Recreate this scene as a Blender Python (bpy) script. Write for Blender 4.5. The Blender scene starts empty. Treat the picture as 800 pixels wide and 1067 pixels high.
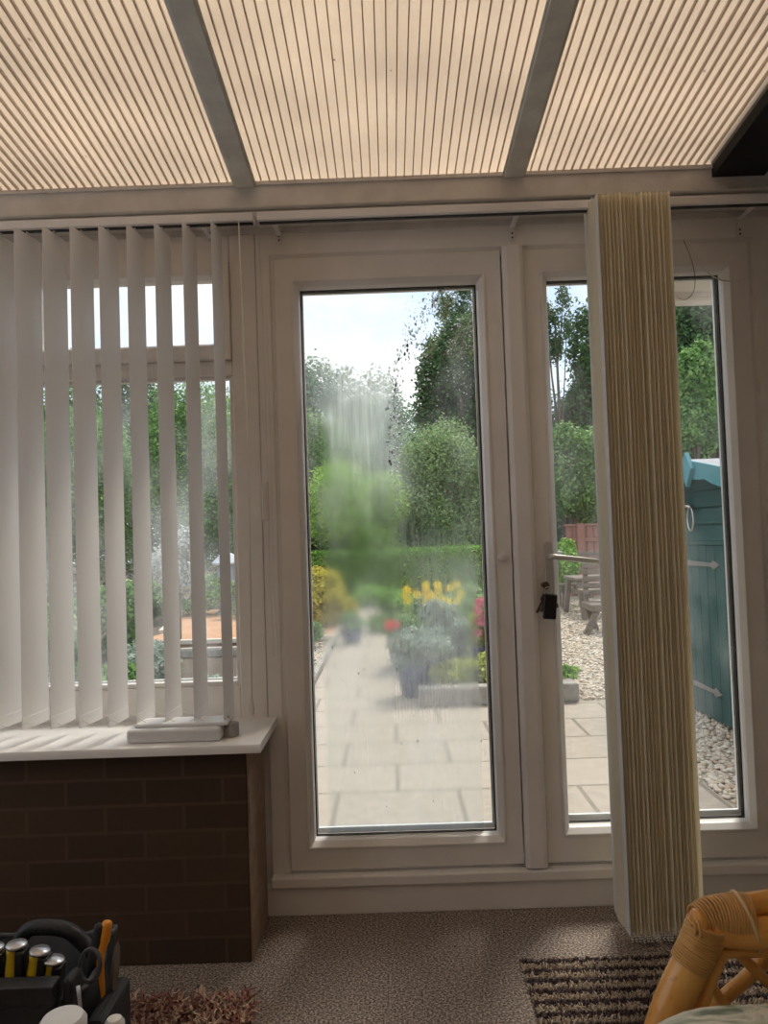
import bpy, math, random
import numpy as np
from mathutils import Vector, Matrix, Quaternion
R = math.radians; PI = math.pi
random.seed(5); rng = np.random.default_rng(7)
sc = bpy.context.scene; col = sc.collection
# ------------------------------------------------------------------ camera
F = 780.0
CAM = Vector((0, -2.45, 1.19))
PITCH, ROLL, YAW = R(2.0), R(-1.95), R(0.35)
rot = Matrix.Rotation(YAW, 3, 'Z') @ Matrix.Rotation(PI/2 + PITCH, 3, 'X') @ Matrix.Rotation(ROLL, 3, 'Z')
cd = bpy.data.cameras.new('camera'); cam = bpy.data.objects.new('camera', cd); col.objects.link(cam)
cam.matrix_world = Matrix.Translation(CAM) @ rot.to_4x4()
cd.sensor_fit = 'VERTICAL'; cd.sensor_height = 36; cd.lens = 36*F/1067; cd.clip_start = .02; cd.clip_end = 300
sc.camera = cam
def ray(px, py): return rot @ Vector(((px-400)/F, (533.5-py)/F, -1))
def at(px, py, Y):
    d = ray(px, py); return CAM + d*((Y-CAM.y)/d.y)
def atz(px, py, z):
    d = ray(px, py); return CAM + d*((z-CAM.z)/d.z)
def vx(Y, *p): return sum(at(a, b, Y).x for a, b in p)/len(p)
def hz(Y, *p): return sum(at(a, b, Y).z for a, b in p)/len(p)

# ------------------------------------------------------------------ materials
class G:
    def __init__(s, name):
        s.mat = bpy.data.materials.new(name); s.mat.use_nodes = True; s.t = s.mat.node_tree; s.t.nodes.clear()
        s.out = s.t.nodes.new('ShaderNodeOutputMaterial'); s._co = None
    def n(s, typ, ins=None, **kw):
        n = s.t.nodes.new('ShaderNode'+typ)
        for k, v in kw.items(): setattr(n, k, v)
        for k, v in (ins or {}).items():
            s.set(n.inputs[k], v)
        return n
    def set(s, inp, v):
        if hasattr(v, 'is_output'): s.t.links.new(v, inp)
        elif isinstance(v, (tuple, list)) and len(v) == 3 and inp.type == 'RGBA': inp.default_value = (*v, 1)
        else: inp.default_value = v
    def m(s, op, a, b=0.0, c=0.0, clamp=False):
        n = s.t.nodes.new('ShaderNodeMath'); n.operation = op; n.use_clamp = clamp
        for i, v in enumerate((a, b, c)): s.set(n.inputs[i], v)
        return n.outputs[0]
    @property
    def co(s):
        if s._co is None: s._co = s.n('TexCoord').outputs['Object']
        return s._co
    def scaled(s, v):
        n = s.n('Mapping', {'Vector': s.co}); n.inputs['Scale'].default_value = v; return n.outputs[0]
    def noise(s, scale, detail=3, vec=None, rough=.55):
        return s.n('TexNoise', {'Vector': vec if vec is not None else s.co, 'Scale': scale, 'Detail': detail, 'Roughness': rough}).outputs[0]
    def ramp(s, f, *stops):
        r = s.n('ValToRGB', {'Fac': f}); e = r.color_ramp.elements
        while len(e) < len(stops): e.new(.5)
        for i, (p, c) in enumerate(stops): e[i].position = p; e[i].color = (*c, 1) if len(c) == 3 else c
        return r.outputs[0]
    def rng(s, f, a, b, c=0., d=1., smooth=True):
        n = s.n('MapRange', interpolation_type='SMOOTHSTEP' if smooth else 'LINEAR')
        for i, v in enumerate((f, a, b, c, d)): s.set(n.inputs[i], v)
        return n.outputs[0]
    def bump(s, h, strength=.3, dist=.01):
        return s.n('Bump', {'Height': h, 'Strength': strength, 'Distance': dist}).outputs[0]
    def mix(s, f, a, b): return s.n('MixShader', {0: f, 1: a, 2: b}).outputs[0]
    def mixc(s, f, a, b):
        n = s.n('Mix', data_type='RGBA'); s.set(n.inputs[0], f); s.set(n.inputs[6], a); s.set(n.inputs[7], b); return n.outputs[2]
    def end(s, sh): s.t.links.new(sh, s.out.inputs[0]); return s.mat
def pbr(name, c, c2=None, scale=20, rough=.5, bump=0, bscale=None, metal=0, stretch=None, detail=4, spec=.5, coat=0, dist=.01):
    g = G(name); vec = g.scaled(stretch) if stretch else g.co
    base = c
    if c2: base = g.ramp(g.noise(scale, detail, vec), (.35, c), (.65, c2))
    ins = {'Base Color': base, 'Roughness': rough, 'Metallic': metal, 'Specular IOR Level': spec, 'Coat Weight': coat}
    if bump: ins['Normal'] = g.bump(g.noise(bscale or scale*2, 5, vec), bump, dist)
    return g.end(g.n('BsdfPrincipled', ins).outputs[0])
M = {}
M['upvc'] = pbr('white_plastic_frame', (.84,.81,.79), (.78,.75,.73), 6, .38, .05, 60)
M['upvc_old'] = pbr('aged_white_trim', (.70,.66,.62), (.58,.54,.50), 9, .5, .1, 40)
M['seal'] = pbr('black_gasket', (.015,.015,.015), rough=.6)
M['metal'] = pbr('brushed_metal', (.6,.58,.55), (.45,.44,.42), 30, .3, metal=1)
M['handle'] = pbr('satin_handle', (.62,.60,.57), (.55,.53,.5), 30, .3, metal=.4)
M['alu'] = pbr('aluminium_bead', (.88,.89,.9), (.8,.81,.83), 10, .35, metal=.1)
M['rafter'] = pbr('painted_rafter', (.78,.76,.68), (.64,.62,.56), 14, .5, .15, 50)
M['black'] = pbr('black_rubber', (.012,.012,.013), (.02,.02,.022), 30, .5, .2, 120)
M['blackbeam'] = pbr('black_beam', (.006,.006,.006), (.012,.011,.01), 8, .8, .2)
M['cord'] = pbr('white_cord', (.75,.72,.66), rough=.6)
M['bead'] = pbr('white_beads', (.75,.73,.7), rough=.25)
M['plaster'] = pbr('plaster', (.50,.47,.44), (.44,.41,.38), 3, .8, .1)
M['sill'] = pbr('white_sill_board', (.80,.78,.76), (.72,.70,.68), 5, .3, .03, 30)
M['box'] = pbr('white_plastic_box', (.78,.78,.78), (.7,.7,.7), 8, .4)
M['greyplug'] = pbr('grey_plastic', (.35,.33,.31), (.28,.27,.25), 12, .45)

def glass(name, dirt=.03):
    g = G(name)
    tr = g.n('BsdfTransparent', {'Color': (.97,.98,.97)}).outputs[0]
    gl = g.n('BsdfGlossy', {'Color': (1,1,1), 'Roughness': .02}).outputs[0]
    fc = g.n('LayerWeight', {'Blend': .5}).outputs['Facing']
    fr = g.m('ADD', .04, g.m('MULTIPLY', .9, g.m('POWER', fc, 5.0)))
    a = g.mix(fr, tr, gl)
    df = g.n('BsdfTranslucent', {'Color': (.9,.92,.95)}).outputs[0]
    f = g.m('MULTIPLY', g.rng(g.noise(5, 4, g.scaled((1,1,.5))), .35, .8), dirt*2)
    return g.end(g.mix(f, a, df))
M['glass'] = glass('window_glass', .04)
M['glass_hazy'] = glass('hazy_window_glass', .10)

def fabric(name, c, tl, tw=.55):
    g = G(name)
    w = g.noise(900, 2); b = g.bump(w, .15, .0006)
    d = g.n('BsdfDiffuse', {'Color': c, 'Normal': b}).outputs[0]
    t = g.n('BsdfTranslucent', {'Color': tl, 'Normal': b}).outputs[0]
    return g.end(g.mix(tw, d, t))
M['slat'] = fabric('blind_fabric', (.88,.86,.84), (.90,.88,.86), .5)
M['slat_cream'] = fabric('cream_blind_fabric', (.92,.87,.74), (.95,.90,.76), .5)
M['slat_lit'] = fabric('window_lit_blind_fabric', (.88,.87,.86), (.8,.78,.74), .3)  # whiter copy for the outermost stacked slat, window light put into its colour

def poly_sheet(name, c, tr, spots=True):
    g = G(name)
    base = g.ramp(g.noise(3, 4), (.3, c), (.7, tuple(v*.86 for v in c)))
    if spots:
        sp = g.n('TexVoronoi', {'Vector': g.co, 'Scale': 22.0}).outputs['Distance']
        f = g.m('MULTIPLY', g.m('LESS_THAN', sp, .07), g.m('GREATER_THAN', g.noise(9, 2), .58))
        base = g.mixc(f, base, (.12,.09,.06))
    t = g.n('BsdfTranslucent', {'Color': base}).outputs[0]
    d = g.n('BsdfDiffuse', {'Color': base}).outputs[0]
    x = g.mix(.25, t, d)
    if tr: x = g.mix(tr, x, g.n('BsdfTransparent', {'Color': (.95,.92,.88)}).outputs[0])
    return g.end(x)
M['roof_top'] = poly_sheet('roof_sheet_outer', (.91,.83,.735), 0)
M['roof_under'] = poly_sheet('roof_sheet_inner', (.85,.80,.74), .82, False)
M['roof_web'] = poly_sheet('roof_sheet_web', (.66,.57,.51), .25, False)

def brick_mat(name, c1, c2, mort, w=.225, h=.075, axis='x', bump=.4, rough=.85, off=.5):
    g = G(name)
    sp = g.n('SeparateXYZ', {0: g.co}); X, Y, Z = sp.outputs
    if axis == 'x': v = g.n('CombineXYZ', {0: g.m('ADD', X, Y), 1: Z}).outputs[0]
    else: v = g.n('CombineXYZ', {0: X, 1: Y}).outputs[0]
    b = g.n('TexBrick', {'Vector': v, 'Color1': c1, 'Color2': c2, 'Mortar': mort, 'Scale': 1.0, 'Mortar Size': .005,
        'Brick Width': w, 'Row Height': h, 'Mortar Smooth': .2}, offset=off)
    n = g.noise(40, 5)
    c = g.mixc(g.m('MULTIPLY', n, .35), b.outputs[0], tuple(v*.6 for v in c2))
    hgt = g.m('ADD', g.m('MULTIPLY', b.outputs['Fac'], -1), g.m('MULTIPLY', n, .5))
    return g.end(g.n('BsdfPrincipled', {'Base Color': c, 'Roughness': rough, 'Normal': g.bump(hgt, bump, .006)}).outputs[0])
M['brick'] = brick_mat('brown_brick', (.085,.050,.028), (.062,.037,.021), (.10,.065,.040), .225, .075)
M['brickpave'] = brick_mat('orange_brick_paving', (.52,.24,.11), (.60,.33,.18), (.50,.40,.28), .21, .105, 'z')

def slab_mat():
    g = G('stone_paving')
    b = g.n('TexBrick', {'Vector': g.scaled((1,1,1)), 'Color1': (.40,.335,.27), 'Color2': (.35,.295,.235), 'Mortar': (.26,.215,.16), 'Scale': 1.0,
        'Mortar Size': .012, 'Brick Width': .60, 'Row Height': .45, 'Mortar Smooth': .3}, offset=.5)
    n = g.noise(14, 8); n2 = g.noise(90, 4)
    c = g.mixc(g.rng(n, .35, .7), b.outputs[0], (.43,.36,.29))
    c = g.mixc(g.m('MULTIPLY', b.outputs['Fac'], g.rng(n, .3,.7,.3,1)), c, (.17,.14,.10))
    h = g.m('ADD', g.m('MULTIPLY', b.outputs['Fac'], -1), g.m('ADD', g.m('MULTIPLY', n, .5), g.m('MULTIPLY', n2, .2)))
    return g.end(g.n('BsdfPrincipled', {'Base Color': c, 'Roughness': .85, 'Normal': g.bump(h, .5, .01)}).outputs[0])
M['slab'] = slab_mat()
def island(name, stops, rough=.6, trans=0., bump=0, spec=.3):
    g = G(name)
    r = g.n('NewGeometry').outputs['Random Per Island']
    c = g.ramp(r, *stops)
    p = g.n('BsdfPrincipled', {'Base Color': c, 'Roughness': rough, 'Specular IOR Level': spec})
    if bump: g.set(p.inputs['Normal'], g.bump(g.noise(60, 3), bump, .005))
    s = p.outputs[0]
    if trans:
        t = g.n('BsdfTranslucent', {'Color': c}).outputs[0]; s = g.mix(trans, s, t)
    return g.end(s)
M['pebble'] = island('pebbles', ((0,(.36,.30,.23)),(.35,(.62,.52,.40)),(.7,(.74,.66,.55)),(1,(.48,.34,.22))), .8, 0, .2)
M['gravelbed'] = pbr('gravel_bed', (.55,.47,.37), (.30,.25,.19), 60, .9, .9, 90, dist=.02)
M['soil'] = pbr('soil', (.07,.05,.035), (.12,.09,.06), 20, .95, .6, 40)
M['lawn'] = pbr('lawn_ground', (.08,.14,.04), (.12,.18,.06), 12, .95, .5, 60)
def leafm(name, a, b, c, tr=.35): return island(name, ((0,a),(.5,b),(1,c)), .5, tr)
M['leaf_dark'] = leafm('dark_leaves', (0.027,0.068,0.024), (0.068,0.149,0.047), (0.135,0.257,0.081))
M['leaf_mid'] = leafm('mid_leaves', (0.090,0.210,0.060), (0.195,0.360,0.105), (0.360,0.540,0.180))
M['leaf_pale'] = leafm('pale_leaves', (0.176,0.270,0.108), (0.297,0.432,0.176), (0.459,0.594,0.270))
M['leaf_hedge'] = leafm('hedge_leaves', (0.096,0.240,0.024), (0.240,0.456,0.060), (0.432,0.672,0.120))
M['leaf_bright'] = leafm('bright_green_leaves', (.20,.40,.04), (.34,.56,.07), (.50,.70,.12))
M['leaf_yellow'] = leafm('yellow_leaves', (.40,.36,.03), (.62,.54,.06), (.72,.66,.15))
M['leaf_grey'] = leafm('silver_leaves', (.22,.30,.22), (.34,.42,.33), (.50,.56,.48))
M['leaf_lime'] = leafm('lime_leaves', (.34,.42,.04), (.55,.60,.08), (.72,.72,.20))
M['leaf_white'] = leafm('white_blossom', (.25,.32,.22), (.60,.62,.58), (.80,.80,.78))
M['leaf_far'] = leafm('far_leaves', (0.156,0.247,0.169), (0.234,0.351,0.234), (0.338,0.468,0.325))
M['bark'] = pbr('bark', (.10,.075,.055), (.17,.13,.10), 8, .9, .6, 30, stretch=(4,4,.6))
M['pet_y'] = island('yellow_petals', ((0,(.80,.52,.01)),(1,(.9,.72,.03))), .5, .3)
M['pet_r'] = island('red_petals', ((0,(.75,.03,.02)),(1,(.85,.08,.05))), .5, .3)
M['pet_p'] = island('pink_petals', ((0,(.50,.05,.12)),(1,(.75,.22,.28))), .5, .3)
M['stem'] = pbr('stems', (.07,.15,.04), (.10,.2,.06), 10, .7)
M['blueglaze'] = pbr('blue_glaze', (.012,.022,.10), (.03,.05,.17), 6, .15, .05, 20, coat=.6)
M['stone'] = pbr('garden_stone', (.42,.38,.33), (.27,.25,.22), 12, .9, .5, 40)
M['slate'] = pbr('blue_grey_stone', (.26,.30,.38), (.36,.40,.48), 14, .7, .3, 40)
M['palecap'] = pbr('pale_cap', (.60,.64,.70), (.5,.54,.6), 8, .6, .1)
M['teal'] = pbr('teal_paint', (.010,.065,.060), (.015,.085,.077), 7, .6, .3, 26, stretch=(6,6,.7))
M['teal_trim'] = pbr('teal_trim_paint', (.10,.32,.36), (.07,.25,.29), 9, .6, .3, 26)
M['felt'] = pbr('roof_felt', (.42,.42,.44), (.32,.32,.34), 12, .9, .4, 80)
M['iron'] = pbr('grey_iron', (.30,.27,.26), (.22,.20,.19), 30, .5, .3, metal=.3)
M['weathered'] = pbr('weathered_timber', (.24,.195,.16), (.15,.12,.10), 10, .85, .4, 40, stretch=(1,5,5))
M['fence'] = pbr('red_brown_fence', (.40,.20,.16), (.30,.145,.115), 10, .85, .3, 30, stretch=(5,5,.6))
M['soffit'] = pbr('cream_soffit', (.75,.68,.58), (.65,.58,.49), 4, .6)
M['brass'] = pbr('dark_keys', (.09,.07,.05), (.15,.12,.08), 40, .35, metal=.8)
M['fob'] = pbr('black_fob', (.008,.008,.008), rough=.35)

def carpet():
    g = G('brown_grey_carpet')
    n = g.noise(170, 2); n2 = g.noise(6, 3); n3 = g.noise(70, 2)
    c = g.ramp(n, (.36, (.09,.068,.055)), (.5, (.27,.22,.19)), (.64, (.60,.52,.46)))
    c = g.mixc(g.m('MULTIPLY', n2, .35), c, (.17,.135,.115))
    return g.end(g.n('BsdfPrincipled', {'Base Color': c, 'Roughness': .95, 'Specular IOR Level': .1, 'Normal': g.bump(g.m('ADD', n, g.m('MULTIPLY', n3, .6)), .8, .006)}).outputs[0])
M['carpet'] = carpet()
def rattan(name='rattan_cane', dark=1.):
    g = G(name)
    n = g.noise(9, 6); n2 = g.noise(60, 4)
    c = g.ramp(n, (.3, (.52*dark,.22*dark,.04*dark)), (.55, (.74*dark,.37*dark,.09*dark)), (.8, (.84*dark,.52*dark,.17*dark)))
    c = g.mixc(g.rng(n2, .6, .75, 0, .5), c, (.22,.09,.02))
    return g.end(g.n('BsdfPrincipled', {'Base Color': c, 'Roughness': .32, 'Coat Weight': .3, 'Normal': g.bump(n2, .15, .003)}).outputs[0])
M['rattan'] = rattan()
M['binding'] = pbr('cane_binding', (.64,.37,.13), (.52,.28,.09), 30, .45, .2, 90)
M['bindpale'] = pbr('pale_binding', (.66,.50,.28), (.6,.44,.24), 30, .45)
def cushm():
    g = G('marbled_cushion')
    w = g.n('TexNoise', {'Vector': g.scaled((1,1.6,1)), 'Scale': 9.0, 'Detail': 4.0, 'Distortion': 2.2}).outputs[0]
    c = g.ramp(w, (.36, (.20,.25,.20)), (.47, (.50,.55,.46)), (.56, (.74,.73,.64)), (.66, (.36,.42,.35)), (.75, (.16,.18,.17)))
    return g.end(g.n('BsdfPrincipled', {'Base Color': c, 'Roughness': .85, 'Normal': g.bump(g.noise(500, 2), .2, .002)}).outputs[0])
M['cushion'] = cushm()
M['bag'] = pbr('black_canvas', (.010,.010,.011), (.022,.022,.024), 14, .7, .5, 300, dist=.002)
M['bagedge'] = pbr('grey_webbing', (.05,.05,.055), (.08,.08,.085), 40, .7, .4, 300, dist=.002)
M['tool_y'] = pbr('yellow_handle', (.80,.56,.02), (.70,.48,.02), 10, .35)
M['tool_o'] = pbr('orange_handle', (.85,.33,.02), (.75,.28,.02), 10, .35)
M['tool_k'] = pbr('black_grip', (.01,.01,.01), (.02,.02,.02), 10, .5)
M['steel'] = pbr('steel_cap', (.62,.62,.64), (.5,.5,.52), 30, .3, metal=.8)
M['cyan'] = pbr('blue_plastic', (.02,.22,.32), rough=.4)
M['shag'] = island('shaggy_strands', ((0,(.36,.10,.10)),(.3,(.60,.32,.26)),(.65,(.88,.70,.50)),(1,(.30,.08,.08))), .9, .15)
M['tuft_d'] = island('dark_tufts', ((0,(.07,.045,.05)),(1,(.15,.11,.11))), .95)
M['tuft_l'] = island('pale_tufts', ((0,(.46,.37,.28)),(1,(.66,.55,.43))), .95)

# condensation film on the left door's pane
PL = dict(Y=.030)
PLx0 = vx(.03, (313,304), (329.5,866)); PLx1 = vx(.03, (497,300), (515,864)); PLz1 = hz(.03, (313,303), (497,299)); PLz0 = hz(.03, (330,869), (515,866))
def condensation_mat():
    g = G('condensation')
    sp = g.n('SeparateXYZ', {0: g.co}); X, _, Z = sp.outputs
    U = g.m('DIVIDE', g.m('SUBTRACT', X, PLx0), PLx1-PLx0)
    V = g.m('DIVIDE', g.m('SUBTRACT', PLz1, Z), PLz1-PLz0)
    wob = g.m('MULTIPLY', g.m('SUBTRACT', g.noise(7, 3), .5), .25)
    U2 = g.m('ADD', U, wob); V2 = g.m('ADD', V, g.m('MULTIPLY', wob, .6))
    def band(v, a, b, c, d): return g.m('MULTIPLY', g.rng(v, a, b), g.rng(v, c, d, 1, 0))
    blob = g.m('MULTIPLY', band(U2, .04, .14, .42, .56), band(V2, .13, .24, .62, .70))
    low = g.m('MULTIPLY', band(U, .04, .10, .90, .94), g.rng(V2, .55, .68))
    streak = g.noise(1.0, 4, g.scaled((130, 1, 7)), .6)
    mid = g.m('MULTIPLY', g.m('MULTIPLY', band(U2, .36, .5, .91, .935), band(V2, .40, .50, .80, .95)), g.rng(streak, .42, .56))
    ver = g.m('MULTIPLY', g.m('MULTIPLY', g.rng(U, .80, .84), g.rng(U, .93, .935, 1, 0)), g.rng(V2, .48, .55))
    edge = g.m('MULTIPLY', g.rng(streak, .60, .66, 1, .55), 1)
    low = g.m('MULTIPLY', low, g.m('MAXIMUM', g.rng(V, .74, .84), g.m('MAXIMUM', g.rng(U2, .40, .50, 1, 0), g.rng(streak, .40, .52))))
    mask = g.m('MAXIMUM', g.m('MAXIMUM', blob, low), g.m('MAXIMUM', mid, ver))
    mask = g.m('MULTIPLY', mask, edge)
    fine = g.noise(420, 1)
    thr = g.rng(fine, .35, .65, 0, 1, False)
    on = g.m('GREATER_THAN', mask, g.m('ADD', g.m('MULTIPLY', thr, .85), .05))
    rf = g.n('BsdfRefraction', {'Color': (.97,.98,.97), 'Roughness': .115, 'IOR': 1.33}).outputs[0]
    tl = g.n('BsdfTranslucent', {'Color': (.88,.93,1)}).outputs[0]
    fog = g.mix(g.m('ADD', .035, g.m('MULTIPLY', low, .05)), rf, tl)
    clear = g.n('BsdfTransparent').outputs[0]
    return g.end(g.mix(on, clear, fog))
M['condensation'] = condensation_mat()
def mist_mat():
    g = G('mist')
    sp = g.n('SeparateXYZ', {0: g.co}); X, _, Z = sp.outputs
    U = g.m('DIVIDE', g.m('SUBTRACT', X, PLx0), PLx1-PLx0)
    V = g.m('DIVIDE', g.m('SUBTRACT', PLz1, Z), PLz1-PLz0)
    wob = g.m('MULTIPLY', g.m('SUBTRACT', g.noise(9, 4, g.scaled((1.6,1,.5))), .5), .35)
    U2 = g.m('ADD', U, wob); V2 = g.m('ADD', V, g.m('MULTIPLY', wob, .5))
    def band(v, a, b, c, d): return g.m('MULTIPLY', g.rng(v, a, b), g.rng(v, c, d, 1, 0))
    st = g.rng(g.noise(1.0, 4, g.scaled((70, 1, 3)), .6), .35, .7, .65, 1)
    a = g.m('MULTIPLY', g.m('MULTIPLY', band(U2, .02, .22, .40, .62), band(V2, .06, .15, .22, .46)), .52)
    b = g.m('MULTIPLY', g.m('MULTIPLY', band(U2, -.2, .0, .9, 1.0), g.rng(V2, .45, .75)), .16)
    f = g.m('MULTIPLY', g.m('MAXIMUM', a, b), st)
    tl = g.n('BsdfTranslucent', {'Color': (.97,.98,1)}).outputs[0]
    return g.end(g.mix(f, g.n('BsdfTransparent').outputs[0], tl))
M['mist'] = mist_mat()
def dropm():
    g = G('water_drops')
    return g.end(g.mix(.4, g.n('BsdfRefraction', {'Color': (1,1,1), 'Roughness': .0, 'IOR': 1.18}).outputs[0], g.n('BsdfTranslucent', {'Color': (1,1,1)}).outputs[0]))
M['water'] = dropm()

# ------------------------------------------------------------------ mesh builder
class MB:
    def __init__(s): s.v = []; s.f = []; s.mi = []; s.k = 0
    def add(s, vs, fs):
        b = len(s.v); s.v += [tuple(v) for v in vs]; s.f += [tuple(i+b for i in f) for f in fs]; s.mi += [s.k]*len(fs); return s
    def box(s, a, b, mat=None):
        x0,y0,z0 = a; x1,y1,z1 = b
        vs = [(x,y,z) for z in (z0,z1) for y in (y0,y1) for x in (x0,x1)]
        if mat is not None: vs = [mat @ Vector(v) for v in vs]
        return s.add(vs, [(0,2,3,1),(4,5,7,6),(0,1,5,4),(2,6,7,3),(0,4,6,2),(1,3,7,5)])
    def tube(s, pts, r, seg=10, caps=True, closed=False):
        pts = [Vector(p) for p in pts]; n = len(pts); rr = r if isinstance(r, (list, tuple)) else [r]*n
        up = None; rings = []
        for i, p in enumerate(pts):
            if closed: t = pts[(i+1) % n]-pts[i-1]
            else: t = pts[min(i+1, n-1)]-pts[max(i-1, 0)]
            t.normalize()
            if up is None:
                a = Vector((0,0,1)) if abs(t.z) < .9 else Vector((1,0,0)); up = (a-t*a.dot(t)).normalized()
            else: up = (up-t*up.dot(t)).normalized()
            w = t.cross(up); rings.append([p+(up*math.cos(2*PI*j/seg)+w*math.sin(2*PI*j/seg))*rr[i] for j in range(seg)])
        vs = [v for q in rings for v in q]; fs = []
        m = n if closed else n-1
        for i in range(m):
            for j in range(seg):
                a = i*seg+j; b = i*seg+(j+1) % seg; c = ((i+1) % n)*seg+(j+1) % seg; d = ((i+1) % n)*seg+j; fs.append((a,b,c,d))
        if caps and not closed: fs += [tuple(range(seg))[::-1], tuple((n-1)*seg+j for j in range(seg))]
        return s.add(vs, fs)
    def lathe(s, prof, c=(0,0,0), seg=24, mat=None, sx=1, sy=1):
        vs = []; fs = []
        for r, z in prof:
            for j in range(seg):
                a = 2*PI*j/seg; v = Vector((math.cos(a)*r*sx, math.sin(a)*r*sy, z))
                if mat is not None: v = mat @ v
                vs.append(v+Vector(c))
        n = len(prof)
        for i in range(n-1):
            for j in range(seg):
                fs.append((i*seg+j, i*seg+(j+1) % seg, (i+1)*seg+(j+1) % seg, (i+1)*seg+j))
        fs += [tuple(range(seg))[::-1], tuple((n-1)*seg+j for j in range(seg))]
        return s.add(vs, fs)
    def ring(s, x0, x1, z0, z1, prof, wl=1, wr=1, wt=1, wb=1):
        # mitred rectangular frame; prof = closed loop of (inset, y)
        vs = []; n = len(prof)
        for d, y in prof: vs.append((x0+d*wl, y, z0+d*wb))
        for d, y in prof: vs.append((x1-d*wr, y, z0+d*wb))
        for d, y in prof: vs.append((x1-d*wr, y, z1-d*wt))
        for d, y in prof: vs.append((x0+d*wl, y, z1-d*wt))
        fs = []
        for c in range(4):
            for i in range(n):
                j = (i+1) % n; e = (c+1) % 4
                fs.append((c*n+i, e*n+i, e*n+j, c*n+j))
        return s.add(vs, fs)
    def prism(s, poly, axis, a, b):
        # polygon extruded along an axis: poly in the two other coordinates
        def P(u, v, w): return {'x': (w,u,v), 'y': (u,w,v), 'z': (u,v,w)}[axis]
        n = len(poly); vs = [P(u,v,a) for u,v in poly]+[P(u,v,b) for u,v in poly]
        return s.add(vs, [tuple(range(n))[::-1], tuple(range(n, 2*n))]+[(i,(i+1)%n,n+(i+1)%n,n+i) for i in range(n)])
    def ball(s, c, r, u=10, v=6, sc=(1,1,1)):
        prof = [(math.sin(PI*i/v)*r, -math.cos(PI*i/v)*r) for i in range(v+1)]
        prof[0] = (r*.02, -r); prof[-1] = (r*.02, r)
        m = Matrix.Diagonal(sc)
        return s.lathe(prof, c, u, m)
    def build(s, name, mats, parent=None, smooth=False, bevel=0, auto=False):
        me = bpy.data.meshes.new(name); me.from_pydata(s.v, [], s.f)
        for m in (mats if isinstance(mats, (list, tuple)) else [mats]): me.materials.append(m)
        if len(me.materials) > 1: me.polygons.foreach_set('material_index', s.mi)
        o = bpy.data.objects.new(name, me); col.objects.link(o)
        if smooth: me.shade_smooth()
        if auto: me.shade_smooth(); me.set_sharp_from_angle(angle=R(35))
        if parent is not None: o.parent = parent; o.matrix_parent_inverse = parent.matrix_basis.inverted()
        if bevel:
            b = o.modifiers.new('bevel', 'BEVEL'); b.width = bevel; b.segments = 3; b.limit_method = 'ANGLE'; b.harden_normals = False
        me.update(); return o
def npmesh(name, V, Fc, mat, parent=None, smooth=False):
    me = bpy.data.meshes.new(name); nv = len(V); nf, k = Fc.shape
    me.vertices.add(nv); me.vertices.foreach_set('co', V.astype(np.float32).ravel())
    me.loops.add(nf*k); me.loops.foreach_set('vertex_index', Fc.astype(np.int32).ravel())
    me.polygons.add(nf); me.polygons.foreach_set('loop_start', np.arange(0, nf*k, k, dtype=np.int32)); me.polygons.foreach_set('loop_total', np.full(nf, k, dtype=np.int32))
    me.materials.append(mat); me.update(calc_edges=True); me.validate()
    if smooth: me.shade_smooth()
    o = bpy.data.objects.new(name, me); col.objects.link(o)
    if parent is not None: o.parent = parent; o.matrix_parent_inverse = parent.matrix_basis.inverted()
    return o
def empty(name, loc):
    o = bpy.data.objects.new(name, None); o.empty_display_size = .05; o.location = loc; col.objects.link(o); return o
def tag(o, label=None, cat=None, group=None, kind=None):
    if label: o['label'] = label
    if cat: o['category'] = cat
    if group: o['group'] = group
    if kind: o['kind'] = kind
    return o
def thing(name, label, cat, loc, group=None): return tag(empty(name, loc), label, cat, group)
def struct(o, label, cat='structure'):
    return tag(o, label, cat, kind='structure')
def smoothpath(pts, n=8):
    pts = [Vector(p) for p in pts]; out = []
    for i in range(len(pts)-1):
        p0 = pts[max(i-1,0)]; p1 = pts[i]; p2 = pts[i+1]; p3 = pts[min(i+2,len(pts)-1)]
        for k in range(n):
            t = k/n; out.append(.5*((2*p1)+(-p0+p2)*t+(2*p0-5*p1+4*p2-p3)*t*t+(-p0+3*p1-3*p2+p3)*t**3))
    out.append(pts[-1]); return out

# ------------------------------------------------------------------ room shell
XL, XR, YB = -2.25, 1.75, -3.7
GZ = -.08
struct(MB().box((XL-.1, YB-.1, -.1), (XR+.1, .10, 0)).build('floor', M['carpet']), 'brown grey fitted carpet across the room', 'floor')
lw = empty('wall_left', (XL, -1.8, 0)); struct(lw, 'left side wall outside the view, its glazing added to light the room', 'wall')
m = MB(); m.box((XL-.1, YB-.1, 0), (XL, .10, .62)); m.build('dwarf_wall', M['brick'], lw)
m = MB(); m.box((XL-.1, YB-.1, 2.3), (XL, .10, 2.9)); m.box((XL-.1, -.35, .62), (XL, .10, 2.3)); m.box((XL-.1, YB-.1, .62), (XL, -2.2, 2.3))
for yy in (-1.3,): m.box((XL-.08, yy-.04, .62), (XL-.02, yy+.04, 2.3))
m.build('frame', M['upvc'], lw)
MB().box((XL-.052, -2.2, .62), (XL-.048, -.35, 2.3)).build('pane', M['glass'], lw)  # unseen glazing, added to let more daylight into the room
struct(MB().box((XR, YB-.1, 0), (XR+.1, .10, 2.9)).build('wall_right', M['plaster']), 'plain plastered wall right of the view', 'wall')
struct(MB().box((XL, YB-.1, 0), (XR, YB, 2.9)).build('wall_back', M['plaster']), 'plain plastered house wall behind the viewer', 'wall')
# brick dwarf wall under the window
WX1 = atz(262, 1003, 0).x; WY0 = atz(262, 1003, 0).y
struct(MB().box((XL, WY0, 0), (WX1, .10, .600)).build('wall_front', M['brick'], bevel=.004), 'brown brick dwarf wall under the window', 'wall')

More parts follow.
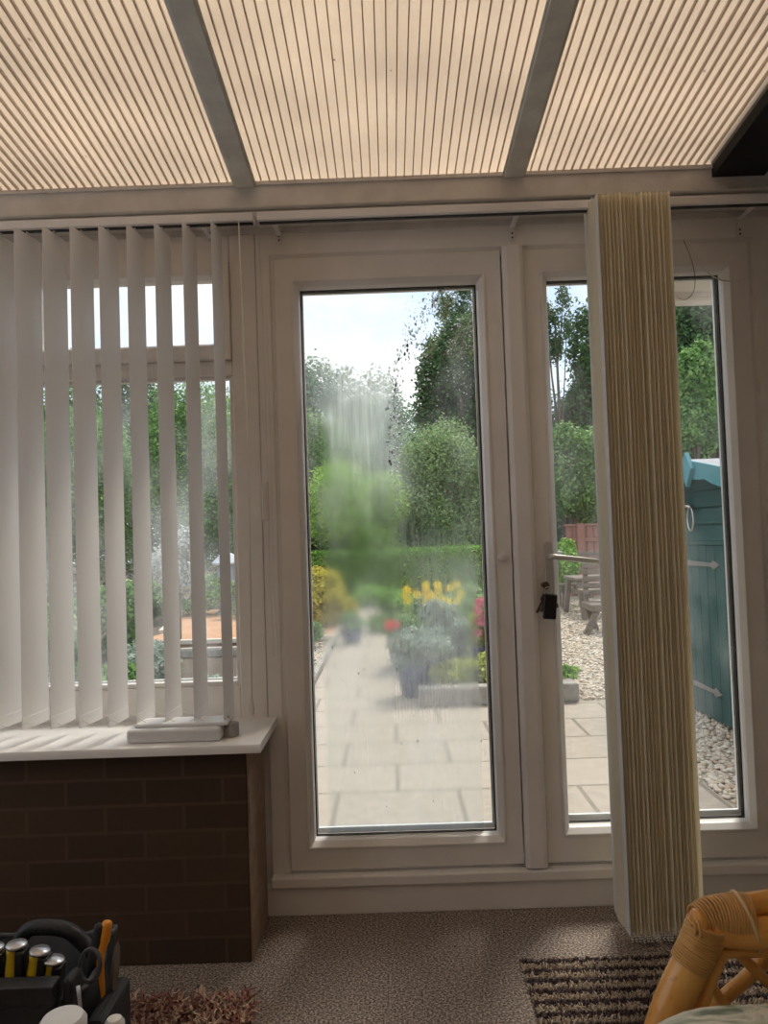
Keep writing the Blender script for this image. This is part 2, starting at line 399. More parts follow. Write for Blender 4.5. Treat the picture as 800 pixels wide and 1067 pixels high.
struct(MB().box((WX1+.0005, WY0+.004, 0), (WX1+.006, -.03, .600)).build('trim_4', pbr('tan_render_door_lit', (.36,.25,.18), (.27,.18,.125), 25, .9, .6, 60)), 'tan rendered end face of the dwarf wall, door light put into its colour', 'wall end')  # tan lighter than the brick; light from the doors is put into its colour
# door set positions (wall plane Y=0)
dL = vx(0, (285,270), (303,906)); dM0 = vx(0, (523,264), (543.5,900)); dM1 = vx(0, (545,263), (566,897))
dR = vx(0, (781,255), (804,885)); dT = hz(0, (285,270), (523,264), (540,263), (780,255)); dB = hz(0, (305,908), (543,900), (566,897.5), (732,889), (800,886))
WZ0 = .62
print('doors', dL, dM0, dM1, dR, dT, dB, 'wall', WX1, WY0)
# pane rectangles
PRx0 = vx(.03, (568,294), (590,856)); PRx1 = vx(.03, (747,290), (774,852)); PRz1 = hz(.03, (568,293), (746,289)); PRz0 = hz(.03, (592,857), (765,851))
print('paneL', PLx0, PLx1, PLz0, PLz1, 'paneR', PRx0, PRx1, PRz0, PRz1)
FT = hz(-.02, (400,238))            # underside of the head trim
# outer frame of the doors
fo = empty('trim_1', ((dL+dR)/2, 0, 0)); struct(fo, 'white plastic outer frame around the double doors', 'door frame')
oL = dL-.058; oR = dR+.075
MB().ring(oL, oR, .045, FT+.03, [(0,-.01),(.045,-.01),(.05,-.004),(.058,-.004),(.058,.08),(0,.08)], wr=1.25, wb=1.4, wt=2.3).build('frame', M['upvc'], fo, bevel=.002)
# threshold and plinth
MB().box((oL, -.045, dB-.045), (XR, .09, dB-.012)).build('threshold', M['upvc'], fo, bevel=.005)
MB().box((WX1+.002, -.03, 0), (XR, .10, dB-.045)).build('plinth', M['upvc'], fo, bevel=.003)
MB().box((WX1-.06, .0, 0), (oL+.008, .09, .70)).build('corner_post', M['upvc'], fo)
MB().box((oR, -.012, dB-.012), (XR, .08, FT+.03)).build('side_panel', M['upvc_old'], fo, bevel=.003)

def leaf(name, x0, x1, px0, px1, pz0, pz1, label, yo=0):
    r = empty(name, ((x0+x1)/2, 0, dB)); struct(r, label, 'door')
    # stiles and rails: a mitred ring from the outer edge to the bead, then the bead, each with own widths
    def quadring(a, b, ys, mat, nm, bev=.003):
        (ax0,ax1,az0,az1), (bx0,bx1,bz0,bz1) = a, b; m = MB()
        n = len(ys); corners = []
        for t, y in ys:
            corners.append(((ax0+(bx0-ax0)*t, az0+(bz0-az0)*t), (ax1+(bx1-ax1)*t, az0+(bz0-az0)*t), (ax1+(bx1-ax1)*t, az1+(bz1-az1)*t), (ax0+(bx0-ax0)*t, az1+(bz1-az1)*t), y))
        vs = []
        for c in range(4):
            for k in corners: vs.append((k[c][0], k[4], k[c][1]))
        fs = []
        for c in range(4):
            for i in range(n):
                j = (i+1) % n; e = (c+1) % 4; fs.append((c*n+i, e*n+i, e*n+j, c*n+j))
        m.add(vs, fs); return m.build(nm, mat, r, bevel=bev)
    B = .024
    A = (x0+.002, x1-.002, dB, dT); Q = (px0-B, px1+B, pz0-B, pz1+B)
    quadring(A, Q, [(0,-.020+yo),(1,-.020+yo),(1,.055+yo),(0,.055+yo)], M['upvc'], 'sash_frame', .004)
    P = (px0, px1, pz0, pz1)
    quadring((px0-B-.001, px1+B+.001, pz0-B-.001, pz1+B+.001), P, [(0,-.024+yo),(.25,-.024+yo),(.85,-.006+yo),(1,.004+yo),(1,.026),(0,.026)], M['upvc'], 'glazing_bead', .0015)
    quadring(P, (px0+.003, px1-.004, pz0+.0015, pz1-.003), [(0,.022),(1,.022),(1,.038),(0,.038)], M['seal'], 'gasket', 0)
    # bright spacer bar inside the double glazing
    quadring((px0+.002, px1-.002, pz0+.002, pz1-.002), (px0+.007, px1-.010, pz0+.020, pz1-.007), [(0,.040),(1,.040),(1,.052),(0,.052)], M['alu'], 'spacer_bar', 0)
    MB().box((px0-.02, .0305, pz0-.02), (px1+.02, .0325, pz1+.02)).build('pane', M['glass'], r)
    return r
d1 = leaf('door_1', dL, dM0, PLx0, PLx1, PLz0, PLz1, 'left white glazed door leaf, its pane misted with condensation')
d2 = leaf('door_2', dM1, dR, PRx0, PRx1, PRz0, PRz1, 'right white glazed door leaf with lever handle, behind the gathered blind')
# astragal between leaves
am = MB(); xc = (dM0+dM1)/2; hw = (dM1-dM0)/2
am.prism([(xc-hw,-.02),(xc-hw,-.038),(xc-hw*.6,-.046),(xc+hw*.6,-.046),(xc+hw,-.038),(xc+hw,-.02)], 'z', dB-.005, dT+.008)
am.box((dM0-.012, .056, dB-.005), (dM1+.012, .072, dT+.008)); am.build('centre_post', M['upvc'], d1, bevel=.003)
# condensation film, thin
MB().box((PLx0+.004, .0285, PLz0+.004), (PLx1-.004, .0288, PLz1-.004)).build('condensation', M['condensation'], d1)
m = MB(); m.add([(PLx0+.004,.0296,PLz0+.004),(PLx1-.004,.0296,PLz0+.004),(PLx1-.004,.0296,PLz1-.004),(PLx0+.004,.0296,PLz1-.004)], [(0,1,2,3)]); m.build('mist_film', M['mist'], d1)
# drops
ico = [(0,0,1)]+[(math.cos(a)*.8, math.sin(a)*.8, .5) for a in [2*PI*i/6 for i in range(6)]]+[(math.cos(a), math.sin(a), 0) for a in [2*PI*i/6 for i in range(6)]]
icof = [(0,1+i,1+(i+1)%6) for i in range(6)]+[(1+i,7+i,7+(i+1)%6,1+(i+1)%6) for i in range(6)]+[tuple(range(12,6,-1))]
dm = MB()
def drop(x, z, r, el=1.2):
    dm.add([(x+a*r, .0272-c*r*.55, z+b*r*el) for a, b, c in ico], [tuple(reversed(f)) for f in icof])
for i in range(260):
    t = random.random(); p = smoothpath([(462,300,0),(432,345,0),(413,390,0),(411,440,0),(410,490,0)], 6)
    q = p[int(t*(len(p)-1))]; P_ = at(q.x+random.gauss(0, 4.5), q.y+random.uniform(-8, 8), .0272); drop(P_.x, P_.z, random.uniform(.0015,.0042), random.uniform(1,2.2))
for i in range(380):
    P_ = at(random.uniform(420, 494), 306+abs(random.gauss(0, 70)), .0272)
    drop(P_.x, P_.z, random.uniform(.001,.0026))
for i in range(24):
    P_ = at(random.uniform(345, 505), random.uniform(600, 850), .0272)
    drop(P_.x, P_.z, random.uniform(.001,.002), random.uniform(1.2, 5))
o = dm.build('water_drop', M['water'], d1, smooth=True); o['kind'] = 'stuff'
# snib on left leaf
p = at(525, 581, -.05); m = MB()
m.lathe([(.001,-.002),(.014,-.002),(.015,0),(.014,.004),(.008,.006),(.001,.006)], (p.x, -.020, p.z), 20, Matrix.Rotation(PI/2, 3, 'X'))
m.box((p.x-.004, -.038, p.z-.010), (p.x+.005, -.024, p.z+.008))
m.build('snib', M['bead'], d1, auto=True)
# handle on right leaf
hp = at(571, 580, -.02); h = MB()
h.prism([(math.cos(a)*.014+hp.x, math.sin(a)*.014+(hp.z+.035 if a < PI else hp.z-.150)) for a in [2*PI*i/24 for i in range(24)]], 'y', -.032, -.020)
backp = h.build('handle_plate', M['handle'], d2, bevel=.002)
h = MB(); h.tube(smoothpath([(hp.x,-.03,hp.z),(hp.x,-.058,hp.z),(hp.x+.012,-.072,hp.z),(hp.x+.07,-.075,hp.z-.008),(hp.x+.150,-.070,hp.z-.020)], 5), [.0095]*10+[.0085]*11, 12)
h.build('lever_handle', M['handle'], d2, smooth=True)
h = MB(); h.tube([(hp.x+.005,.05,hp.z+.005),(hp.x+.005,.085,hp.z+.005),(hp.x+.07,.09,hp.z+.005)], .009, 10); h.build('outer_lever', M['handle'], d2, smooth=True)
kp = at(568, 610, -.05); h = MB(); h.lathe([(.001,-.02),(.0085,-.02),(.0085,.012),(.001,.012)], (kp.x, -.035, kp.z), 16, Matrix.Rotation(PI/2, 3, 'X')); h.build('lock_cylinder', M['brass'], d2, auto=True)
# keys
ks = thing('key_ring', 'bunch of keys with black fob hanging from the door lock', 'keys', (kp.x, -.055, kp.z))
m = MB(); m.prism([(kp.x+math.cos(a)*.011, kp.z+math.sin(a)*.013) for a in [2*PI*i/14 for i in range(14)]], 'y', -.064, -.060); m.build('key', M['brass'], ks)
m = MB(); m.tube([(kp.x+.004+math.cos(2*PI*i/20)*.014, -.066+.004*math.sin(2*PI*i/10), kp.z-.018+math.sin(2*PI*i/20)*.014) for i in range(20)], .0014, 6, closed=True); m.build('split_ring', M['metal'], ks, smooth=True)
fx, fz = at(573, 632, -.07).x, at(573, 632, -.07).z
m = MB(); m.box((-.021,-.006,-.040), (.021,.006,.040), Matrix.Translation((fx,-.070,fz)) @ Matrix.Rotation(R(6), 4, 'Y')); m.build('fob', M['fob'], ks, bevel=.005)
for dx, an, L in ((-.012, 28, .062), (.026, -30, .045), (-.006, 18, .055)):
    m = MB(); T = Matrix.Translation((kp.x+dx*.4, -.068-dx*.1, kp.z-.03)) @ Matrix.Rotation(R(an), 4, 'Y')
    m.box((-.009,-.001,-.020), (.009,.001,.002), T); m.box((-.004,-.001,-L), (.003,.001,-.018), T); m.box((.003,-.001,-L+.004), (.005,.001,-L+.02), T)
    m.build('key', M['brass'], ks)

# ------------------------------------------------------------------ eaves beam and head trims
ZB1 = hz(-.12, (400,187)); ZB0 = hz(-.12, (400,211))
be = empty('trim_2', (0,-.02,ZB0)); struct(be, 'pale eaves beam running above the doors and window', 'beam')
MB().box((XL, -.12, ZB0), (XR, .12, ZB1)).build('beam', M['upvc_old'], be, bevel=.004)
MB().box((XL, -.10, ZB0-.024), (XR, .10, ZB0-.001)).build('cover_strip', M['upvc_old'], be, bevel=.004)
MB().box((XL, -.016, FT-.002), (XR, .10, ZB0-.022)).build('head_board', M['upvc_old'], be, bevel=.003)
print('beam', ZB0, ZB1, 'FT', FT)

# ------------------------------------------------------------------ roof
SL = math.tan(R(5.4))
def rz(Y): return ZB1-.004 + SL*(-.10-Y)
Yr0, Yr1 = .30, YB
ce = empty('ceiling', (0, -1.8, 2.45)); struct(ce, 'sloping lean-to roof of ribbed translucent sheets between rafters', 'roof')
def slopebox(mb, x0, x1, y0, y1, z0, z1):
    vs = [(x,y,rz(y)+z) for z in (z0,z1) for y in (y0,y1) for x in (x0,x1)]
    mb.add(vs, [(0,2,3,1),(4,5,7,6),(0,1,5,4),(2,6,7,3),(0,4,6,2),(1,3,7,5)])
RX = [at(255,188,-.12).x, at(535,183,-.12).x]
sp_ = RX[1]-RX[0]; xb = at(741,172,-.12).x
raft = [RX[0]-sp_, RX[0], RX[1]]
print('rafters', RX, xb)
bays = [(XL, raft[0]), (raft[0], raft[1]), (raft[1], raft[2]), (raft[2], xb)]
for a, b in bays:
    t = MB(); slopebox(t, a, b, Yr0, Yr1, .017, .019); pn = t.build('roof_panel', M['roof_top'], ce)
    u = MB(); slopebox(u, a, b, -.121, Yr1, .004, .0052); u.build('inner_sheet', M['roof_under'], pn)
    w = MB(); k = max(2, int(round((b-a)/.0262)))
    for i in range(1, k):
        x = a+(b-a)*i/k; slopebox(w, x-.0008, x+.0008, -.121, Yr1, .0052, .017)
        slopebox(w, x-.0016, x+.0016, -.121, Yr1, .0050, .0062)
    w.build('rib', M['roof_web'], pn)
for x in raft:
    t = MB(); slopebox(t, x-.030, x+.030, -.119, Yr1, -.008, .003); slopebox(t, x-.037, x+.037, -.119, Yr1, -.004, .002)
    t.build('rafter', M['rafter'], ce, bevel=.003)
t = MB(); slopebox(t, xb, xb+.17, -.119, Yr1, -.03, .06); t.build('side_beam', M['blackbeam'], ce)
t = MB(); slopebox(t, xb+.17, XR+.1, .1, Yr1, .0, .06); slopebox(t, xb+.165, xb+.23, -.119, Yr1, -.04, .0); t.build('solid_panel', M['plaster'], ce)
t = MB(); slopebox(t, raft[0]-.03, xb, -.128, -.108, -.004, .008); t.build('end_closure', M['upvc_old'], ce)

# ------------------------------------------------------------------ left window
w1 = empty('window_1', (-1.2, 0, WZ0)); struct(w1, 'white window behind the vertical blind with a small top light', 'window')
wx1 = oL-.001; wx0 = XL
wT = FT
gx1 = vx(.03, (245,395), (253,713)); tz0 = hz(.0, (228,359)); tz1 = hz(.0, (228,293)); lz1 = hz(.03, (240,394)); lz0 = hz(.03, (245,712))
tx1 = at(229,300,.03).x
print('window', wx1, gx1, tx1, tz0, tz1, lz0, lz1)
mull0, mull1 = at(2,320,0).x, at(24,320,0).x
fr = MB()
fr.box((gx1, -.012, WZ0), (wx1, .07, wT)); fr.box((wx0, -.012, WZ0), (wx0+.06, .07, wT))
fr.box((wx0+.06, -.012, WZ0), (gx1, .07, lz0)); fr.box((wx0+.06, -.012, lz1), (gx1, .07, lz1+.05)); fr.box((wx0+.06, -.012, tz1+.055), (gx1, .07, wT))
fr.box((mull0, -.012, lz0), (mull1, .07, wT))
fr.build('window_frame', M['upvc'], w1, bevel=.004)
fr = MB()
fr.ring(mull1+.001, gx1-.001, lz1+.05, tz1+.056, [(0,-.03),(.045,-.03),(.055,-.01),(.055,.03),(0,.03)], wr=(gx1-tx1)/.055, wt=1, wb=(tz0-lz1-.05)/.055)
fr.build('top_sash', M['upvc'], w1, bevel=.003)
MB().box((mull1, -.002, tz0-.02), (gx1-.01, .002, tz1+.02)).build('top_pane', M['glass'], w1)
MB().box((wx0+.06, .030, lz1+.04), (mull0, .032, tz1+.06)).build('side_pane', M['glass'], w1)
MB().box((wx0+.05, .030, lz0-.01), (gx1+.01, .0325, lz1+.01)).build('lower_pane', M['glass_hazy'], w1)
bd = MB(); bd.box((wx0+.06, -.004, lz0), (gx1, .028, lz0+.014)); bd.box((gx1-.012, -.004, lz0+.014), (gx1, .028, lz1)); bd.box((wx0+.06, .002, lz1-.010), (gx1-.012, .028, lz1)); bd.build('glazing_bead', M['upvc'], w1, bevel=.002)
bd = MB(); bd.box((wx0+.06, .036, lz0), (gx1, .05, lz0+.018)); bd.build('spacer_bar', M['alu'], w1)
# window board
sx1 = atz(268, 782, .62).x
sb = MB(); sb.prism([(WY0-.045,.60),(WY0-.045,.615),(WY0-.040,.6225),(WY0-.030,.625),(-.012,.625),(-.012,.60)], 'x', XL, sx1)
sb.build('window_sill', M['sill'], w1, auto=True)
MB().box((WX1-.001, WY0+.0, .0), (WX1+.0005, WY0+.001, .001)).build('corner_bead', M['upvc'], w1) if False else None

# ------------------------------------------------------------------ vertical blinds
def slat(x, Y, z0, z1, width, mat, parent, th=0., curve=.004, hem=True):
    """a curved fabric vane running front to back"""
    m = MB(); n = 6; ca, sa = math.cos(th), math.sin(th)
    def P(t, off, z):
        v = (t-.5)*width; u = curve*(1-(2*t-1)**2)+off
        return (x+u*ca+v*sa, Y+v*ca-u*sa, z)
    zs = [z0, z0+.034, z0+.036, z1-.02, z1] if hem else [z0, z1]
    thk = [.0011,.0011,.0004,.0004,.0008] if hem else [.0004,.0004]
    for s in (-1, 1):
        vs = [P(i/n, s*thk[k], zs[k]) for k in range(len(zs)) for i in range(n+1)]
        fs = []
        for k in range(len(zs)-1):
            for i in range(n):
                q = (k*(n+1)+i, k*(n+1)+i+1, (k+1)*(n+1)+i+1, (k+1)*(n+1)+i); fs.append(q if s > 0 else q[::-1])
        m.add(vs, fs)
    L = len(zs); N = n+1
    b = 0; c = L*N
    for k in range(L-1): m.f += [(b+k*N, b+(k+1)*N, c+(k+1)*N, c+k*N), (b+k*N+n, c+k*N+n, c+(k+1)*N+n, b+(k+1)*N+n)]; m.mi += [0,0]
    for i in range(n): m.f += [(b+i, c+i, c+i+1, b+i+1)]; m.mi += [0]
    o = m.build('slat', mat, parent)
    return o
def beads(m, pts, step=.0048, r=.0016):
    pts = [Vector(p) for p in pts]; acc = 0
    for a, b in zip(pts, pts[1:]):
        L = (b-a).length
        if L < 1e-6: continue
        t = acc
        while t < L:
            c = a+(b-a)*(t/L)
            m.add([(c.x+dx*r, c.y+dy*r, c.z+dz*r) for dx,dy,dz in ((1,0,0),(-1,0,0),(0,1,0),(0,-1,0),(0,0,1),(0,0,-1))], [(0,2,4),(2,1,4),(1,3,4),(3,0,4),(2,0,5),(1,2,5),(3,1,5),(0,3,5)]); t += step
        acc = t-L
BY = -.19; SW = .127
rzt = hz(BY+.0, (150,228)); rzb = rzt-.026
vb = thing('vertical_blind', 'white vertical blind with open slats hanging across the left window', 'blind', (-1.2, BY, rzt))
rx1 = at(265,226,BY).x
m = MB(); m.box((XL+.02, BY-.02, rzb), (rx1, BY+.02, rzt)); m.build('headrail', M['upvc'], vb, bevel=.003)
m = MB(); m.box((XL+.02, BY-.008, rzb-.003), (rx1-.005, BY+.008, rzb-.0005)); m.build('track_slot', M['seal'], vb)
xs0 = at(27,762,BY-SW/2).x; xs7 = at(234,757,BY-SW/2).x; stp = (xs7-xs0)/7
zb = at(27,761,BY-SW/2).z
print('slat', xs0, xs7, stp, 'zb', zb)
zb = max(zb, .632)
sl_x = [xs0+stp*i for i in range(-11, 8) if xs0+stp*i > XL+.03]
bcf, bcb = MB(), MB()
for i, x in enumerate(sl_x):
    th = R(1.0+(20-i)*1.0 + random.uniform(-1.2,1.2)); o = slat(x, BY, zb, rzb-.012, SW, M['slat'], vb, th, .003)
    h = MB(); h.box((x-.002, BY-.006, rzb-.016), (x+.002, BY+.006, rzb-.001)); h.build('hanger', M['bead'], o)
    if i < len(sl_x)-1:
        x2 = sl_x[i+1]
        for yy, bc in ((BY-SW/2+.006, bcf), (BY+SW/2-.006, bcb)):
            bc.tube([(x+(x2-x)*t, yy, zb+.020-.028*math.sin(PI*t)*.55) for t in [k/6 for k in range(7)]], .0009, 5)
bcf.build('bottom_chain', M['bead'], vb); bcb.build('bottom_chain', M['bead'], vb)
# pull cord and bead chain
c1 = at(250,236,BY); c2 = at(264,745,BY+.02)
m = MB(); m.tube([(c1.x,BY-.02,rzb), (c1.x+.01,BY-.015,1.4), (c2.x,BY,.72)], .0018, 6); 
m.lathe([(.002,0),(.006,.002),(.007,.02),(.004,.045),(.002,.05)], (c2.x, BY, .672), 12); m.build('pull_cord', M['cord'], vb, smooth=True)
m = MB(); q = [at(269,235,-.09), at(274,330,-.09), at(279,500,-.06), at(281,600,-.06), at(286,683,-.06)]
beads(m, q, .0052, .0022); beads(m, [v+Vector((.014,-.012,0)) for v in q[1:]], .0052, .0022); m.build('bead_chain', M['bead'], vb)
m = MB(); a = at(275,502,-.055); b = at(278,543,-.055); m.box((a.x-.008,-.064,b.z), (b.x+.008,-.048,a.z)); m.build('chain_weight', M['bead'], vb, bevel=.005)
# brackets of the blinds
def bracket(px, py, parent):
    p = at(px, py, -.03); m = MB()
    m.box((p.x-.008,-.0205,p.z-.03), (p.x+.008,-.0165,p.z+.022)); m.box((p.x-.008,-.185,rzt+.0005), (p.x+.008,-.017,rzt+.003))
    m.build('bracket', M['upvc'], parent, bevel=.001)
    m = MB()
    for dz in (-.020, -.006): m.ball((p.x, -.021, p.z+dz), .0035, 8, 4)
    m.build('screw', M['brass'], parent)
bracket(218, 240, vb)
# door blind gathered to one side
db = thing('vertical_blind', 'cream vertical blind gathered in a stack in front of the right door', 'blind', (1.0, BY, rzt))
m = MB(); m.box((rx1+.01, BY-.02, rzb), (XR-.03, BY+.02, rzt)); m.build('headrail', M['upvc'], db, bevel=.003)
m = MB(); m.box((rx1+.015, BY-.008, rzb-.003), (XR-.035, BY+.008, rzb-.0005)); m.build('track_slot', M['seal'], db)
for px, py in ((290,243),(534,240),(772,236)): bracket(px, py, db)
YN = BY-SW/2-.012
sA = at(627,600,YN).x; sA = (at(624,214,YN).x+at(652,968,YN).x)/2
sB = (at(699,212,YN).x+at(727,960,YN).x)/2
print('stack', sA, sB)
nS = 19; zbot = .035
st = MB()
for i in range(nS):
    t = i/(nS-1); x = sA+(sB-sA)*t*.97+(.008 if i > 10 else 0)
    slat(x, BY-.012+random.uniform(-.003,.003)-(.004 if i == 0 else 0), zbot+random.uniform(-.004,.008)+(.0), rzt-.012, .150, M['slat_lit'] if i < 1 else M['slat_cream'], db, R(random.uniform(-1.2,.8)), 0 if i == 0 else -.016+random.uniform(-.003,.003))
    for k, yy in enumerate((BY-SW/2-.014, BY+SW/2-.016)):
        zz = zbot+.018; L = random.uniform(.026,.040); xo = x+.003
        beads(st, smoothpath([(xo-.001,yy-.002,zz),(xo+.001,yy-.006,zz-L*.7),(xo+.004,yy-.009,zz-L),(xo+.007,yy-.005,zz-L*.6),(xo+.008,yy-.002,zz)], 3), .0068, .0027)
o = st.build('bottom_chain', M['bead'], db); o['kind'] = 'stuff'
hg = MB()
for i in range(nS):
    x = sA+(sB-sA)*i/(nS-1)*.97; hg.box((x-.001, BY-.034, rzt-.013), (x+.0018, BY+.03, rzt+.001))
hg.build('carrier', M['bead'], db)
# loose white wire at the top right
wr = MB(); wr.tube(smoothpath([at(704,222,-.16), at(716,250,-.16), at(733,280,-.14), at(752,292,-.10), at(768,292,-.05), at(782,288,-.02)], 6), .0022, 6)
tag(wr.build('white_wire', M['cord'], smooth=True), 'thin white wire looping down over the right door top corner', 'wire')
wr = MB(); wr.tube(smoothpath([at(712,250,-.05), at(720,270,-.05), at(724,290,-.05), at(722,305,-.05), at(714,312,-.05), at(707,311,-.05)], 6), .0011, 6)
tag(wr.build('dark_wire', M['brass'], smooth=True), 'fine dark loop of wire at the top of the right pane', 'wire')

# ------------------------------------------------------------------ box and adapter on the sill
bx0 = atz(131,776,.625); bx1 = atz(227,776,.625); 
bt = thing('plastic_box', 'long white plastic box lying on the window sill', 'box', ((bx0.x+bx1.x)/2, bx0.y+.04, .625))
def rbox(x0,y0,z0,x1,y1,z1): return MB().box((x0,y0,z0),(x1,y1,z1))
rbox(bx0.x, bx0.y, .6252, bx1.x, bx0.y+.085, .665).build('body', M['box'], bt, bevel=.010)
rbox(bx0.x+.018, bx0.y+.020, .6645, bx1.x+.018, bx0.y+.105, .676).build('lid', M['box'], bt, bevel=.005)
ad = atz(237,770,.625); pa = thing('power_adapter', 'small grey adapter with a looped cable beside the white box', 'adapter', (ad.x, ad.y, .625))
MB().box((-.014,-.020,0), (.014,.020,.040), Matrix.Translation((ad.x+.006, ad.y+.03, .6252)) @ Matrix.Rotation(R(-25), 4, 'Z')).build('body', M['greyplug'], pa, bevel=.004)
m = MB(); m.tube(smoothpath([(ad.x-.03,ad.y+.05,.628),(ad.x-.025,ad.y+.05,.665),(ad.x-.008,ad.y+.045,.680),(ad.x+.002,ad.y+.035,.663)], 6), .002, 6); m.build('cable', M['greyplug'], pa, smooth=True)

# ------------------------------------------------------------------ garden
gr = MB(); gr.box((-30, .102, GZ-.2), (30, 60, GZ-.03)); struct(gr.build('ground', M['soil']), 'dark planted earth of the garden', 'ground')
# gravel bed
gb = MB(); gb.box((-.62, 3.2, GZ-.03), (8, 13.5, GZ-.012)); gb.box((1.52, .11, GZ-.03), (8, 3.2, GZ-.012)); struct(gb.build('gravel_bed', M['gravelbed']), 'pale gravel bed right of the path', 'ground')
# paving: path and patio
pv = MB(); pv.box((-.70, .11, GZ-.03), (1.52, 3.2, GZ)); pv.box((-.70, 3.2, GZ-.03), (.62, 9.5, GZ)); struct(pv.build('path', M['slab'], bevel=.004), 'stone slab path leading away from the doors', 'path')
def pebbles(name, n, area, size, label, ex=None):
    base = np.array([(1,0,0),(-1,0,0),(0,1,0),(0,-1,0),(0,0,1),(0,0,-1)], float)
    fc = np.array([(0,2,4),(2,1,4),(1,3,4),(3,0,4),(2,0,5),(1,2,5),(3,1,5),(0,3,5)])
    # subdivide once for rounder stones
    vs = list(map(tuple, base)); fs = []; cache = {}
    def mid(a, b):
        k = (min(a,b), max(a,b))
        if k not in cache:
            v = (np.array(vs[a])+np.array(vs[b])); v /= np.linalg.norm(v); vs.append(tuple(v)); cache[k] = len(vs)-1
        return cache[k]
    for a,b,c in fc:
        x,y,z = mid(a,b), mid(b,c), mid(c,a); fs += [(a,x,z),(x,b,y),(z,y,c),(x,y,z)]
    base = np.array(vs); fc = np.array(fs)
    P = []
    x0,x1,y0,y1 = area
    xs = rng.uniform(x0,x1,n); ys = rng.uniform(y0,y1,n)
    if ex is not None: keep = ex(xs, ys); xs, ys = xs[keep], ys[keep]; n = len(xs)
    sc_ = rng.uniform(.5,1.2,(n,1,3))*size*np.array([1,1,.6]); a = rng.uniform(0,2*PI,n); ca, sa = np.cos(a), np.sin(a)
    jit = 1+rng.uniform(-.22,.22,(n,len(base),1))
    V = base[None]*sc_*jit
    X = V[:,:,0]*ca[:,None]-V[:,:,1]*sa[:,None]+xs[:,None]; Y = V[:,:,0]*sa[:,None]+V[:,:,1]*ca[:,None]+ys[:,None]
    Zt = V[:,:,2]+GZ-.012+rng.uniform(-.001,.012,n)[:,None]
    V = np.stack([X,Y,Zt],-1).reshape(-1,3); Fc = (fc[None]+(np.arange(n)*len(base))[:,None,None]).reshape(-1,3)
    return tag(npmesh(name, V, Fc, M['pebble']), label, 'gravel', kind='stuff')
pebbles('gravel', 6500, (1.54, 2.9, .5, 3.0), .019, 'pale gravel beside the green shed wall')
pebbles('gravel', 9000, (.75, 3.6, 3.3, 7.5), .021, 'pale gravel between the stone trough and the picnic table', lambda x, y: x > 1.0+(y-3.3)*.0)
pebbles('gravel', 5000, (1.2, 4.4, 7.5, 11.5), .026, 'pale gravel around the picnic table feet')

# leaf clouds
def leaves(n, clumps, size, aspect=.55, shell=.75, up=.2, seed=0):
    if size >= .05: n = int(n*2.3); size *= .62
    r = np.random.default_rng(seed)
    C = np.array([c[0] for c in clumps], float); Rr = np.array([c[1] for c in clumps], float)
    w = (Rr.prod(1))**(2/3); w /= w.sum(); k = r.choice(len(clumps), n, p=w)
    d = r.normal(size=(n,3)); d /= np.linalg.norm(d, axis=1)[:,None]
    rad = shell+(1-shell)*r.random(n)**.7; rad *= 1+r.normal(0,.15,n)
    P = C[k]+d*Rr[k]*rad[:,None]
    nrm = d+r.normal(0,.7,(n,3)); nrm[:,2] += up; nrm /= np.linalg.norm(nrm, axis=1)[:,None]
    t = np.cross(nrm, r.normal(size=(n,3))); t /= np.linalg.norm(t, axis=1)[:,None]; b = np.cross(nrm, t)
    s = size*r.uniform(.6,1.35,n)[:,None]
    v0 = P-t*s; v1 = P+b*s*aspect-nrm*s*.15; v2 = P+t*s*1.1-nrm*s*.2; v3 = P-b*s*aspect-nrm*s*.15
    V = np.stack([v0,v1,v2,v3],1).reshape(-1,3); Fc = np.arange(n*4).reshape(-1,4)
    return V, Fc
def clumped(c, r, n, seed, cr=.42, zlo=-.9):
    rr = random.Random(seed); out = []
    for i in range(n):
        while True:
            p = Vector([rr.uniform(-1,1) for _ in range(3)])
            if .35 < p.length < 1 and p.z > zlo: break
        q = [c[j]+p[j]*r[j]*.78 for j in range(3)]
        k = rr.uniform(.7,1.25)*cr; out.append((q, [r[0]*k, r[1]*k, r[2]*k*.85]))
    return out
def tree(name, label, cat, base, c, r, n, size, mat, nc=16, seed=1, trunk=.1, group=None, cr=.42, shell=.6, zlo=-.9):
    t = thing(name, label, cat, base, group)
    cl = clumped(c, r, nc, seed, cr, zlo)
    V, Fc = leaves(n, cl, size, shell=shell, seed=seed); npmesh('foliage', V, Fc, mat, t)
    m = MB(); b = Vector(base); top = Vector((c[0], c[1], c[2]))
    m.tube(smoothpath([b, b.lerp(top,.4)+Vector((.1*trunk*5,0,0)), top], 5), [trunk*(1-.06*i) for i in range(11)], 8)
    rr = random.Random(seed)
    for q, _ in cl[:10]:
        s = b.lerp(top, rr.uniform(.35,.9)); q = Vector(q); m.tube(smoothpath([s, s.lerp(q,.5)+Vector((0,0,-.05*r[2])), q], 4), [trunk*.42*(1-.09*i) for i in range(9)], 6)
    m.build('trunk', M['bark'], t, smooth=True)
    return t
def P3(px, py, D): p = at(px, py, D-2.45); return p
